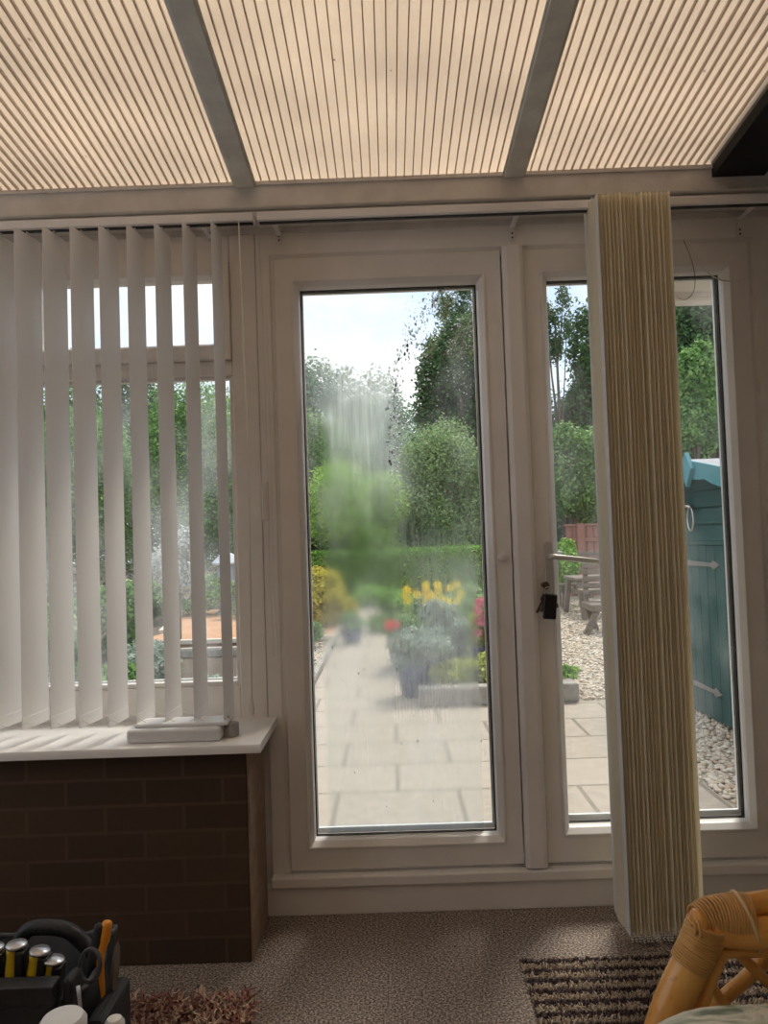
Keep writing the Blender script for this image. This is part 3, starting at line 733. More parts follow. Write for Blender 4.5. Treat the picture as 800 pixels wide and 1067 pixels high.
# distant trees on the left, beyond the hedge
def crown(pxc, pyt, pyb, pw, D, **k):
    a = P3(pxc, pyt, D); b = P3(pxc, pyb, D); w = pw/F*D/2
    c = ((a.x+b.x)/2, a.y, (a.z+b.z)/2); return c, (w, k.get('dy', w*.8), (a.z-b.z)/2)
def T(name, label, pxc, pyt, pyb, pw, D, n, size, mat, seed, **k):
    c, r = crown(pxc, pyt, pyb, pw, D, dy=k.pop('dy', min(pw/F*D/2*.8, 3.0)))
    return tree(name, label, k.pop('cat', 'tree'), (c[0], c[1], GZ-.03), c, r, n, size, mat, seed=seed, **k)
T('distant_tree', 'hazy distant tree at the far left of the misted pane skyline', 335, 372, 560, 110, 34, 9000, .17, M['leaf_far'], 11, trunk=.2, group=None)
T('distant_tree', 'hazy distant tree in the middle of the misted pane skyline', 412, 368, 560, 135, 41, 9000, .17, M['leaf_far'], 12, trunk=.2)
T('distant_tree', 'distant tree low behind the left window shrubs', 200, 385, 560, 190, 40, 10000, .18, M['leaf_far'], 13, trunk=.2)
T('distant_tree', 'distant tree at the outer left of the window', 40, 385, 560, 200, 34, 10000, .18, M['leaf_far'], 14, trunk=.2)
# large dark trees
T('dark_tree', 'tall dark tree rising right of the misted pane sky', 490, 318, 590, 135, 19, 26000, .10, M['leaf_dark'], 21, trunk=.16, nc=26, cr=.36)
T('airy_tree', 'airy tall tree top with sky showing through the leaves', 475, 270, 420, 90, 24, 3600, .085, M['leaf_dark'], 22, trunk=.10, nc=18, cr=.30, shell=.2)
T('dark_tree', 'tall dark tree behind the red brown fence', 625, 285, 600, 110, 20, 26000, .095, M['leaf_dark'], 23, trunk=.16, nc=26, cr=.36)
T('green_tree', 'mid green bushy tree seen in the right pane left of the blind stack', 590, 440, 560, 85, 15.8, 15000, .07, M['leaf_mid'], 24, trunk=.1, nc=18)
T('airy_tree', 'airy thin branches against the sky at top of the right pane', 578, 285, 380, 40, 19, 1200, .07, M['leaf_dark'], 25, trunk=.06, nc=10, shell=.2)
T('broad_tree', 'broad green tree overhanging behind the green shed', 735, 270, 500, 120, 13, 26000, .075, M['leaf_dark'], 26, trunk=.14, nc=26, cr=.36)
T('leafy_tree', 'lighter green leafy branches just above the green shed roof', 722, 355, 480, 60, 11, 6000, .06, M['leaf_mid'], 27, trunk=.06, nc=14)
T('broad_tree', 'broad dark tree beyond the right side of the garden', 860, 250, 540, 190, 18, 22000, .09, M['leaf_dark'], 28, trunk=.16, nc=22)
# woodland thicket filling in below the tall trees
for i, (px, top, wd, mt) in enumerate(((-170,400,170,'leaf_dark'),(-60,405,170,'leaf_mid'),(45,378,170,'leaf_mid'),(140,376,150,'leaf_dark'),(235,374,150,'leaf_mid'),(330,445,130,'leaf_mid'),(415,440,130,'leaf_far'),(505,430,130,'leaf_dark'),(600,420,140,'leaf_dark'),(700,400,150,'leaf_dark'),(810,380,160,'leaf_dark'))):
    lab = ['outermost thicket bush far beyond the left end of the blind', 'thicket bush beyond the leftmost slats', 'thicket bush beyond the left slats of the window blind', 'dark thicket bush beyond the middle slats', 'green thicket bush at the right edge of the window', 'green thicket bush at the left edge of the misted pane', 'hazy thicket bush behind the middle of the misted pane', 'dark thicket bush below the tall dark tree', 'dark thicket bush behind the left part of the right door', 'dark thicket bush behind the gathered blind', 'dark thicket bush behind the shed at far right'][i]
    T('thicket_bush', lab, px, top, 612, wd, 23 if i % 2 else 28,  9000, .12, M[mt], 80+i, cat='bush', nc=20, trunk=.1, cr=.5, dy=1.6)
# mid shrubs
T('shrub', 'large pale green rounded shrub right of centre above the hedge', 462, 440, 610, 120, 16.6, 24000, .055, M['leaf_pale'], 31, cat='shrub', nc=26, cr=.36)
T('shrub', 'bright green shrub in the middle of the misted pane', 368, 468, 600, 112, 15.2, 18000, .055, M['leaf_bright'], 32, cat='shrub', nc=18)
T('shrub', 'dark green shrub at the left edge of the misted pane', 322, 425, 600, 60, 16.2, 12000, .055, M['leaf_mid'], 33, cat='shrub', nc=18)
T('shrub', 'tall light green shrub in the window right of the slats', 205, 382, 610, 130, 16, 26000, .055, M['leaf_mid'], 34, cat='shrub', nc=26, cr=.36)
T('shrub', 'tall green shrub behind the middle slats of the window blind', 90, 415, 610, 150, 18.5, 18000, .06, M['leaf_mid'], 35, cat='shrub', nc=22)
T('shrub', 'dark green shrub behind the leftmost slats of the window blind', -60, 400, 610, 170, 16, 14000, .07, M['leaf_dark'], 36, cat='shrub', nc=22)
T('shrub', 'low bright green shrub in front of the red brown fence', 585, 562, 625, 42, 12.6, 7000, .035, M['leaf_hedge'], 37, cat='shrub', nc=12, trunk=.03)
T('blossom_shrub', 'shrub with whitish blossom seen between the window slats', 185, 548, 625, 55, 10, 6000, .03, M['leaf_white'], 38, cat='shrub', nc=12, trunk=.03)
T('yellow_shrub', 'bright yellow shrub at the left edge of the path', 333, 588, 655, 74, 11, 14000, .035, M['leaf_yellow'], 39, cat='shrub', nc=16, trunk=.03)
T('low_shrub', 'small green shrub below the yellow shrub at the path edge', 318, 645, 675, 36, 9.0, 5000, .03, M['leaf_mid'], 40, cat='shrub', nc=10, trunk=.02)
# hedge
hy = 14.2-2.45; ha = at(322, 577, hy); hb = at(520, 570, hy); hx0, hx1 = ha.x-1.2, hb.x+.3; hzt = (ha.z+hb.z)/2
hd = thing('hedge', 'clipped bright green hedge across the end of the garden path', 'hedge', ((hx0+hx1)/2, hy+.4, GZ-.03))
n = 45000; xs = rng.uniform(hx0,hx1,n); zs = rng.uniform(GZ,hzt,n); ys = hy+rng.uniform(0,.9,n); k = rng.random(n)
top = k < .4; fr_ = (k >= .4) & (k < .85); zs[top] = hzt+rng.normal(0,.015,top.sum()); ys[fr_] = hy+rng.normal(0,.03,fr_.sum()); ys = ys
P = np.stack([xs,ys,zs],1); nr = rng.normal(size=(n,3)); nr[:,2] += .6; nr /= np.linalg.norm(nr,axis=1)[:,None]
t = np.cross(nr, rng.normal(size=(n,3))); t /= np.linalg.norm(t,axis=1)[:,None]; b = np.cross(nr,t); s = .03
V = np.stack([P-t*s, P+b*s*.6, P+t*s, P-b*s*.6],1).reshape(-1,3); npmesh('foliage', V, np.arange(n*4).reshape(-1,4), M['leaf_hedge'], hd)
m = MB()
for i in range(9):
    x = hx0+(i+.5)*(hx1-hx0)/9; m = MB(); m.tube([(x,hy+.45,GZ-.03),(x+.05,hy+.42,hzt-.25)], .03, 6); m.build('stem', M['bark'], hd)
# fence
fD = 15.0-2.45; f0 = at(589,547,fD); f1x = at(760,540,fD).x; fzt = f0.z
fn = thing('fence', 'red brown close-boarded fence at the back of the gravel', 'fence', ((f0.x+f1x)/2, fD, GZ-.03))
m = MB(); x = f0.x
while x < f1x: m.box((x, fD, GZ-.01), (x+.115, fD+.018, fzt-.03)); m.box((x+.09, fD+.018, GZ-.01), (x+.15, fD+.034, fzt-.03)); x += .14
m.build('board', M['fence'], fn)
m = MB(); m.box((f0.x, fD-.045, fzt-.35), (f1x, fD, fzt-.27)); m.box((f0.x, fD-.045, GZ+.35), (f1x, fD, GZ+.43)); m.build('rail', M['fence'], fn, bevel=.006)
m = MB(); m.box((f0.x-.03, fD-.03, fzt-.03), (f1x, fD+.05, fzt+.01)); m.build('capping', M['fence'], fn, bevel=.006)
for i in range(3):
    x = f0.x+.2+i*1.4; m = MB(); m.box((x, fD-.13, GZ-.03), (x+.14, fD-.046, fzt+.02)); m.build('post', M['fence'], fn, bevel=.008)

# picnic table
tp = atz(592, 645, GZ-.01); tx, ty = tp.x, tp.y
print('picnic', tx, ty)
pt = thing('picnic_table', 'weathered wooden picnic table with slanted legs on the gravel', 'picnic table', (tx+1.0, ty+.5, GZ-.01))
tzp = at(600, 603, ty).z
m = MB()
for i in range(4): m.box((tx+.12, ty-.02+i*.20, tzp-.03), (tx+1.9, ty+.16+i*.20, tzp+.01))
m.build('tabletop', M['weathered'], pt, bevel=.006)
zsn = at(610, 628, ty-.35).z
for yy in (ty-.42, ty+.95):
    m = MB(); m.box((tx+.10, yy, .40+GZ), (tx+1.95, yy+.26, .44+GZ)); m.build('bench_seat', M['weathered'], pt, bevel=.006)
for xx in (tx+.16, tx+1.70):
    for s in (-1, 1):
        m = MB(); y0 = ty+.38
        m.prism([(y0+s*.25, tzp-.031), (y0+s*.36, tzp-.031), (y0+s*.66, GZ-.01), (y0+s*.54, GZ-.01)], 'x', xx, xx+.07)
        m.build('leg', M['weathered'], pt, bevel=.004)
    m = MB(); m.box((xx+.072, ty-.40, .32+GZ), (xx+.12, ty+1.18, .398+GZ)); m.build('cross_bearer', M['weathered'], pt, bevel=.004)
# garden bench seen behind, with slatted back
gb0 = atz(585, 640, GZ-.01)
bn = thing('garden_bench', 'low weathered slatted bench behind the picnic table', 'bench', (gb0.x+.3, ty+1.9, GZ-.01))
bx = at(578, 610, ty+1.8).x
m = MB()
for i in range(4): m.box((bx, ty+1.7+i*.11, .36), (bx+1.3, ty+1.79+i*.11, .39))
m.build('seat', M['weathered'], bn, bevel=.004)
m = MB()
for i in range(4): m.box((bx, ty+2.16, .46+i*.10), (bx+1.3, ty+2.185, .53+i*.10))
m.build('backrest', M['weathered'], bn, bevel=.004)
for xx in (bx+.03, bx+1.2):
    for yy, zt in ((ty+1.72, .36), (ty+2.10, .86)):
        m = MB(); m.box((xx, yy, GZ-.012), (xx+.06, yy+.055, zt-.001)); m.build('leg', M['weathered'], bn, bevel=.004)
# a wooden stool/armchair front right of table
sp0 = atz(608, 661, GZ-.01)
ch = thing('garden_chair', 'weathered wooden garden chair with slatted back at the near side of the table', 'chair', (sp0.x+.35, sp0.y+.2, GZ-.01))
cx, cy = sp0.x+.10, sp0.y-.1; zc = at(612, 630, cy).z
m = MB(); m.box((cx-.02, cy-.03, zc-.09), (cx+.62, cy+.48, zc)); m.build('seat', M['weathered'], ch, bevel=.02)
for xx in (cx, cx+.54):
    for yy, sx in ((cy, -.14), (cy+.42, .1)):
        m = MB(); m.prism([(xx+.02, zc-.091), (xx+.09, zc-.091), (xx+.09+(sx if xx==cx else 0), GZ-.012), (xx+.01+(sx if xx==cx else 0), GZ-.012)], 'y', yy, yy+.06); m.build('leg', M['weathered'], ch)
zt2 = at(625, 582, cy+.5).z
m = MB()
for i in range(5): m.box((cx+.02, cy+.482, zc+.08+i*(zt2-zc-.1)/5), (cx+.62, cy+.505, zc+.08+(i+.7)*(zt2-zc-.1)/5))
m.box((cx+.03, cy+.506, zc-.08), (cx+.09, cy+.55, zt2)); m.box((cx+.55, cy+.506, zc-.08), (cx+.61, cy+.55, zt2)); m.build('backrest', M['weathered'], ch, bevel=.004)

# stone trough / raised bed edge right of the path
e0 = atz(604, 733, GZ-.01); e1x = .80
rb = thing('stone_trough', 'low stone-edged planter at the corner of the paving', 'planter', ((e0.x+e1x)/2, e0.y+.3, GZ-.01))
print('trough', e0)
m = MB(); ez = at(600, 712, e0.y).z
m.box((e1x-.62, e0.y, GZ+.001), (e0.x, e0.y+.12, ez)); m.box((e0.x-.12, e0.y+.121, GZ-.012), (e0.x, e0.y+.9, ez)); m.build('kerb', M['stone'], rb, bevel=.012)
m = MB(); m.box((e1x-.6, e0.y+.121, GZ-.011), (e0.x-.121, e0.y+.9, ez-.03)); m.build('soil', M['soil'], rb)
# low plants in the trough
def bush(name, label, c, r, n, size, mat, seed, cat='plant', petals=None, group=None, base=None):
    t = thing(name, label, cat, base or (c[0], c[1], c[2]-r[2]), group)
    V, Fc = leaves(n, clumped(c, r, 10, seed, .45), size, shell=.4, seed=seed, aspect=.45); npmesh('foliage', V, Fc, mat, t)
    m = MB(); rr = random.Random(seed)
    for i in range(7):
        m.tube([(c[0]+rr.uniform(-.3,.3)*r[0], c[1]+rr.uniform(-.3,.3)*r[1], (base[2] if base else c[2]-r[2])), (c[0]+rr.uniform(-.7,.7)*r[0], c[1]+rr.uniform(-.7,.7)*r[1], c[2]+r[2]*rr.uniform(0,.6))], .004, 5)
    m.build('stem', M['stem'], t)
    if petals:
        pm, k, pc, pr, ps = petals
        for i in range(k):
            m = MB(); f = Vector([pc[j]+rr.uniform(-1,1)*pr[j] for j in range(3)]); an = rr.uniform(0, PI)
            for q in range(7):
                a = 2*PI*q/7+an; d = Vector((math.cos(a), -.25, math.sin(a))); e = Vector((-math.sin(a), 0, math.cos(a)))
                m.add([f, f+d*ps*.6+e*ps*.28, f+d*ps, f+d*ps*.6-e*ps*.28], [(0,1,2,3)])
            m.build('flower', pm, t)
    return t
def bp(px, py, D): return at(px, py, D-2.45)
q = bp(478, 722, 5.95); bush('lime_plant', 'lime yellow plant low at the front of the blue pots', (q.x, e0.y+.32, ez+.06), (.22,.14,.12), 2600, .022, M['leaf_lime'], 51, base=(q.x, e0.y+.32, ez-.03))
q = bp(508, 712, 5.95); bush('lime_plant', 'lime yellow plant at the right edge of the misted pane', (q.x+.06, e0.y+.3, ez+.09), (.14,.12,.13), 1600, .022, M['leaf_lime'], 52, base=(q.x+.06, e0.y+.3, ez-.03))
q = bp(590, 708, 5.9); bush('low_plant', 'small green plant in the corner of the stone planter', (q.x, e0.y+.3, ez+.02), (.10,.12,.07), 900, .02, M['leaf_hedge'], 53, base=(q.x, e0.y+.3, ez-.03))
# blue pots
def pot(px, py_top, py_bot, pw, D, label, z0=None):
    a = bp(px, py_top, D); b = bp(px, py_bot, D); r = pw/F*D/2; z0 = GZ if z0 is None else z0; h = a.z-z0
    t = thing('plant_pot', label, 'pot', (a.x, a.y, z0))
    MB().lathe([(.01,0),(r*.62,0),(r*.66,.01),(r*.88,h*.5),(r*.97,h*.85),(r*.95,h*.88),(r*1.04,h*.90),(r*1.05,h*.99),(r*.97,h),(r*.9,h*.97),(r*.88,h*.88),(.01,h*.88)], (a.x,a.y,z0), 28).build('body', M['blueglaze'], t, auto=True)
    MB().lathe([(.01,h*.885),(r*.87,h*.885),(r*.8,h*.93),(.01,h*.94)], (a.x,a.y,z0), 20).build('soil', M['soil'], t, smooth=True)
    return a, r, z0+h
G1 = None
a1, r1, h1 = pot(432, 690, 727, 42, 6.05, 'dark blue glazed pot at the left front of the flowers')
a2, r2, h2 = pot(468, 684, 716, 36, 6.6, 'dark blue glazed pot behind the lime yellow plant')
a3, r3, h3 = pot(508, 672, 712, 34, 6.4, 'dark blue glazed pot at the right edge of the misted pane')
a4, r4, h4 = pot(366, 655, 672, 24, 9.2, 'small blue pot far along the left of the path')
a5, r5, h5 = pot(418, 665, 690, 30, 7.3, 'blue pot standing behind the left front pot')
bush('silver_plant', 'silvery green plant spilling over the left front blue pot', (a1.x, a1.y, h1+.10), (.30,.24,.18), 3600, .028, M['leaf_grey'], 61, base=(a1.x,a1.y,h1-.03))
bush('silver_plant', 'tall silvery plant in the pot behind the lime yellow plant', (a2.x, a2.y, h2+.22), (.30,.24,.30), 3600, .03, M['leaf_grey'], 62, base=(a2.x,a2.y,h2-.03))
q = bp(446, 616, 7.6); bush('yellow_flowers', 'leafy plant topped with bright yellow flowers behind the pots', (q.x, q.y, .28), (.40,.3,.34), 6000, .03, M['leaf_mid'], 63, cat='flowers', petals=(M['pet_y'], 26, (q.x+.02, q.y-.28, q.z), (.28,.05,.09), .045), base=(q.x,q.y,GZ))
q = bp(409, 649, 7.3); bush('red_flower', 'green plant with one bright red bloom left of the blue pots', (a5.x, a5.y, h5+.09), (.20,.2,.16), 2400, .025, M['leaf_mid'], 64, cat='flowers', petals=(M['pet_r'], 5, (q.x, a5.y-.2, q.z), (.04,.02,.02), .05), base=(a5.x,a5.y,h5-.02))
q = bp(506, 640, 6.4); bush('pink_flowers', 'plant with dark pink flowers at the right edge of the misted pane', (a3.x, a3.y, h3+.17), (.17,.2,.22), 2800, .028, M['leaf_lime'], 65, cat='flowers', petals=(M['pet_p'], 26, (q.x+.02, a3.y-.17, q.z-.02), (.12,.05,.16), .045), base=(a3.x,a3.y,h3-.02))
q = bp(366, 650, 9.2); bush('small_plant', 'small green plant in the far blue pot', (a4.x, a4.y, h4+.08), (.18,.18,.12), 1400, .03, M['leaf_mid'], 66, base=(a4.x,a4.y,h4-.02))
q = bp(475, 640, 8.2); bush('leafy_plant', 'tall leafy plant behind the blue pots', (q.x, q.y, .32), (.5,.4,.42), 6500, .035, M['leaf_pale'], 67, base=(q.x,q.y,GZ-.02))
q = bp(400, 620, 10.4); bush('leafy_plant', 'green plant in front of the hedge beside the path', (q.x, q.y, .22), (.45,.4,.34), 5000, .035, M['leaf_hedge'], 68, base=(q.x,q.y,GZ-.03))
# path edging stones
for i in range(9):
    y = 1.1+i*.86; m = MB(); m.box((-.77+random.uniform(-.008,.008), y, GZ-.03), (-.715, y+.82, GZ+.045))
    tag(m.build('edging_stone', M['stone'], bevel=.012), 'pale stone edging strip along the left side of the path', 'edging', 'stone edging along the path')
pebbles('gravel', 3500, (-1.5, -.78, 1.5, 7.0), .02, 'pale gravel left of the path edging')
# brick paved terrace on the left, with balustrade
q0 = atz(160, 664, GZ+.02); q1 = atz(250, 669, GZ+.02); q2 = atz(250, 634, GZ+.02)
print('terrace', q0, q1, q2)
m = MB(); pl = [(q1.x+1.2, q1.y), (q1.x+1.0, q2.y), (at(197,638,q2.y-2).x-.6, q2.y), (q0.x, q0.y+.4), (q0.x-.2, q1.y)]
m.prism([(a,b) for a,b in pl], 'z', GZ-.04, GZ+.02); struct(m.build('terrace', M['brickpave']), 'orange brick paved terrace beyond the window', 'paving')
m = MB()
for (a, b) in (((pl[2][0],pl[2][1]), (pl[3][0],pl[3][1])), ((pl[4][0],pl[4][1]), (pl[0][0],pl[0][1]))):
    d = Vector((b[0]-a[0], b[1]-a[1], 0)); L = d.length; an = math.atan2(d.y, d.x)
    m.box((0,-.05,0), (L,.05,.05), Matrix.Translation((a[0],a[1],GZ+.021)) @ Matrix.Rotation(an, 4, 'Z'))
struct(m.build('terrace_kerb', M['soffit']), 'pale kerb around the brick terrace', 'kerb')
by = q1.y-.8; bz = at(235, 674, by).z
bl = thing('balustrade', 'low ornamental stone balustrade in front of the brick terrace', 'balustrade', (at(215,690,by).x, by, GZ-.03))
xa, xbb = at(120,690,by).x, at(262,690,by).x
m = MB(); m.box((xa, by-.06, bz-.07), (xbb, by+.06, bz)); m.build('top_rail', M['stone'], bl, bevel=.01)
m = MB(); m.box((xa, by-.07, GZ-.03), (xbb, by+.07, GZ+.06)); m.build('bottom_rail', M['stone'], bl, bevel=.01)
n = int((xbb-xa)/.17)
for i in range(n):
    x = xa+.085+i*.17; H = bz-.07-GZ-.06
    MB().lathe([(.03,0),(.04,.01),(.028,H*.15),(.05,H*.35),(.045,H*.5),(.025,H*.8),(.038,H*.95),(.038,H)], (x,by,GZ+.06), 12).build('baluster', M['stone'], bl, smooth=True)
T('low_shrub', 'low grey green shrub in front of the stone balustrade', 150, 660, 735, 90, 7.6, 7000, .03, M['leaf_grey'], 71, cat='shrub', nc=14, trunk=.02)
T('low_shrub', 'low green shrub at the foot of the window in the left garden', 60, 640, 740, 110, 7.4, 8000, .035, M['leaf_mid'], 72, cat='shrub', nc=14, trunk=.02)
for i, (px, pt_, pb_, w_, D_, mt, lab) in enumerate(((120,600,700,80,9.0,'leaf_mid','rounded green shrub left of the brick terrace'),(70,590,690,90,9.5,'leaf_grey','grey green shrub behind the middle window slats'),(10,600,700,90,9.0,'leaf_mid','green shrub low behind the leftmost slats'),(-60,590,700,110,9.5,'leaf_pale','pale shrub beyond the outer left slats'),(205,596,640,70,13.4,'leaf_hedge','bright green shrub behind the brick terrace'),(262,600,650,50,12.6,'leaf_mid','green shrub right of the garden lantern'),(150,600,650,60,12.5,'leaf_mid','green shrub at the back left corner of the terrace'),(118,690,740,70,6.6,'leaf_mid','low green plant in front of the balustrade'),(225,700,745,80,6.4,'leaf_grey','low grey green plant right below the window pane'))):
    T('garden_shrub', lab, px, pt_, pb_, w_, D_, 6500, .034, M[mt], 100+i, cat='shrub', nc=14, trunk=.02, shell=.3)
# blue-grey lantern ornament
lx = at(237, 600, 11.0); lt = thing('garden_lantern', 'blue grey stone garden lantern with pale peaked cap beyond the terrace', 'ornament', (lx.x, 11.0, GZ-.03))
zc = at(243, 586, 11.0).z; zt = at(243, 575, 11.0).z; H = zc-GZ
MB().lathe([(.05,0),(.24,0),(.24,.06),(.17,.10),(.15,H*.45),(.17,H*.55),(.20,H*.6),(.18,H*.64),(.16,H*.98),(.05,H)], (lx.x,11,GZ-.03), 8).build('pedestal', M['slate'], lt)
MB().lathe([(.05,-.03),(.27,-.03),(.28,0),(.14,(zt-zc)*.7),(.04,zt-zc),(.035,zt-zc+.03),(.045,zt-zc+.05),(.01,zt-zc+.08)], (lx.x,11,zc), 8).build('cap', M['palecap'], lt)

# shed
s1 = atz(722, 743, GZ-.01); s2 = atz(762, 762, GZ-.01)
print('shed', s1, s2)
sX = (s1.x+s2.x)/2; sY0 = 1.75; 
gY = at(716, 480, 0)  # direction only
sY1 = s1.y+.42
shd = thing('garden_shed', 'teal painted wooden garden shed with felt roof and iron strap hinges', 'shed', (sX+.6, 2.6, GZ-.01))
def atx(px, py, X):
    d = ray(px, py); return CAM + d*((X-CAM.x)/d.x)
ap = atx(717, 490, sX-.1); Ya = ap.y; f2 = atx(750, 494, sX-.1); slope = (ap.z+.02-f2.z)/(Ya-f2.y); hwd = 1.0
sY0, sY1 = Ya-hwd, Ya+hwd; za = ap.z+.06; rzk = atx(735, 568, sX).z
print('shed apex', ap, 'slope', slope, rzk)
def roofz(y): return za-abs(y-Ya)*slope
zwl = roofz(sY0)-.05
m = MB(); y = sY0+.15
while y < sY1-.16:
    m.box((sX, y+.003, GZ+.02), (sX+.02, min(y+.125, sY1-.15)-.003, rzk)); y += .125
dr = m.build('door', M['teal'], shd, bevel=.003)
m = MB()
z = rzk+.03
while z < za-.10:
    hw_ = hwd-.01 if z+.11 < zwl else max(.05, min(hwd-.01, (za-.10-z)/slope))
    m.prism([(sX-.012, z), (sX+.006, z+.112), (sX+.03, z+.112), (sX+.03, z)], 'y', 0, 1); k = len(m.v)-8
    for q_ in range(8): v = m.v[k+q_]; m.v[k+q_] = (v[0], Ya-hw_ if v[1] < .5 else Ya+hw_, v[2])
    z += .11
m.build('cladding', M['teal'], shd)
m = MB(); m.prism([(sY0+.005, GZ-.01), (sY1-.005, GZ-.01), (sY1-.005, zwl), (Ya, za-.06), (sY0+.005, zwl)], 'x', sX+.031, sX+1.3)
m.box((sX-.012, sY0, rzk+.002), (sX+.0305, sY1, rzk+.028)); m.box((sX, sY0, GZ-.01), (sX+.0305, sY0+.145, rzk)); m.box((sX, sY1-.145, GZ-.01), (sX+.0305, sY1, rzk)); m.build('wall', M['teal'], shd)
for px_, py_, pya in ((749, 588, 588), (752, 724, 710)):
    e = atx(px_, py_, sX-.01); f_ = atx(719, pya, sX-.01); zz = (e.z+f_.z)/2; yb = e.y; ya = Ya+.55
    m = MB(); m.prism([(ya,zz-.022),(ya,zz+.022),(yb+.12,zz+.012),(yb+.09,zz+.030),(yb,zz),(yb+.09,zz-.030),(yb+.12,zz-.012)], 'x', sX-.010, sX-.001)
    m.build('strap_hinge', M['iron'], shd, bevel=.002)
m = MB(); ro = .14
y0_, y1_ = sY0-.12, sY1+.12
for a_, b_ in ((y0_, Ya), (Ya, y1_)):
    vs = [(x, y, roofz(y)+dz) for dz in (-.02, .012) for y in (a_, b_) for x in (sX-ro, sX+1.4)]
    m.add(vs, [(0,2,3,1),(4,5,7,6),(0,1,5,4),(2,6,7,3),(0,4,6,2),(1,3,7,5)])
m.build('roof', M['felt'], shd)
m = MB()
for sg in (-1, 1):
    hi = []; lo = []
    for i in range(13):
        t = i/12; y = Ya+sg*t*(hwd+.14); hi.append((y, roofz(y)+.02)); lo.append((y, roofz(y)-.075-.022*abs(math.sin(t*PI*3.0))))
    pl_ = hi+lo[::-1]; m.prism(pl_ if sg < 0 else pl_[::-1], 'x', sX-ro-.022, sX-ro-.001)
m.build('bargeboard', M['teal_trim'], shd)
pt_, pb2 = atx(717, 471, sX-ro-.03).z, atx(716, 508, sX-ro-.03).z; fm = (pt_+pb2)/2
Yf = atx(717, 490, sX-ro-.03).y; wd = abs(atx(712, 490, sX-ro-.03).y-Yf)*1.0
m = MB(); m.prism([(Yf-.085, fm), (Yf, pt_), (Yf+.085, fm), (Yf, pb2)], 'x', sX-ro-.05, sX-ro-.0225); m.build('finial', M['teal_trim'], shd, bevel=.003)
# hooks hanging on the shed wall
hk = atx(719, 533, sX-.03); s1.y = hk.y-.15; m = MB()
m.tube([(sX-.03, s1.y+.15+math.cos(a)*.05, hk.z-.05+math.sin(a)*.08) for a in [2*PI*i/16 for i in range(16)]], .008, 8, closed=True)
m.tube([(sX-.035, s1.y+.25, hk.z+.05), (sX-.035, s1.y+.13, hk.z+.03)], .014, 8)
tag(m.build('wall_hook', M['metal'], smooth=True), 'shiny metal hook and ring on the green shed wall', 'hook')
# eaves board of the neighbouring roof outside
ea, eb = at(707, 313, .55), at(746, 315, .55)
m = MB(); m.box((ea.x-.25, .55, ea.z), (XR+1.5, .58, ea.z+.25)); m.box((ea.x-.25, .20, ea.z+.03), (XR+1.5, .549, ea.z+.05)); m.box((ea.x-.25, .535, ea.z-.012), (XR+1.5, .595, ea.z+.004)); struct(m.build('trim_3', M['soffit'], bevel=.004), 'cream eaves board outside above the right door', 'eaves')

# ------------------------------------------------------------------ rugs
def strands(n, x0, x1, y0, y1, L, w, seed, lean=.5, z=0., ex=None):
    r = np.random.default_rng(seed); xs = r.uniform(x0,x1,n); ys = r.uniform(y0,y1,n)
    if ex is not None: kk = ex(xs,ys); xs, ys = xs[kk], ys[kk]; n = len(xs)
    a = r.uniform(0,2*PI,n); ln = L*r.uniform(.6,1.2,n); le = lean*r.uniform(.3,1.2,n)
    dx = np.cos(a)*le*ln; dy = np.sin(a)*le*ln; px = -np.sin(a)*w; py = np.cos(a)*w
    b = np.stack([xs,ys,np.full(n,z)],1); mid = b+np.stack([dx*.35,dy*.35,ln*.65],1); tip = b+np.stack([dx,dy,ln*np.sqrt(np.maximum(.15,1-le**2))*.9],1)
    s = np.stack([px,py,np.zeros(n)],1); f = np.stack([dx/(ln+1e-9)*w,dy/(ln+1e-9)*w,-np.zeros(n)],1)+np.stack([np.cos(a)*w*.7,np.sin(a)*w*.7,np.zeros(n)],1)
    V = np.stack([b-s,b+s,b+f*1.2, mid-s,mid+s,mid+f*1.2, tip-s*.4,tip+s*.4,tip+f*.5],1).reshape(-1,3)
    base = np.array([(0,1,4,3),(1,2,5,4),(2,0,3,5),(3,4,7,6),(4,5,8,7),(5,3,6,8)])
    Fc = (base[None]+(np.arange(n)*9)[:,None,None]).reshape(-1,4); return V, Fc
ry1 = atz(200, 1044, .02).y; rxr = atz(262, 1055, .02).x
sr = thing('shaggy_rug', 'pink and beige shaggy rug on the carpet beside the tool bag', 'rug', (rxr-.45, ry1-.4, 0))
MB().box((rxr-1.0, ry1-.75, .0005), (rxr, ry1, .008)).build('backing', M['shag'], sr, bevel=.003)
V, Fc = strands(12000, rxr-.75, rxr, ry1-.55, ry1, .050, .0036, 3, .75, .006)
o = npmesh('pile', V, Fc, M['shag'], sr, True); o['kind'] = 'stuff'
gx0 = atz(553, 1035, 0).x; gy1 = atz(620, 1002, 0).y
st_ = thing('striped_rug', 'dark and beige striped rug on the carpet under the rattan chair', 'rug', (gx0+.55, gy1-.45, 0))
MB().box((gx0, gy1-.9, .0005), (gx0+1.05, gy1, .006)).build('backing', M['tuft_d'], st_, bevel=.002)
pitch = .046
V, Fc = strands(42000, gx0-.004, gx0+1.055, gy1-.9, gy1+.004, .011, .0022, 4, .6, .005, lambda x, y: ((gy1-y) % pitch) < pitch*.52)
o = npmesh('dark_stripe', V, Fc, M['tuft_d'], st_); o['kind'] = 'stuff'
V, Fc = strands(42000, gx0-.004, gx0+1.055, gy1-.9, gy1+.004, .013, .0022, 5, .6, .005, lambda x, y: ((gy1-y) % pitch) >= pitch*.48)
o = npmesh('pale_stripe', V, Fc, M['tuft_l'], st_); o['kind'] = 'stuff'

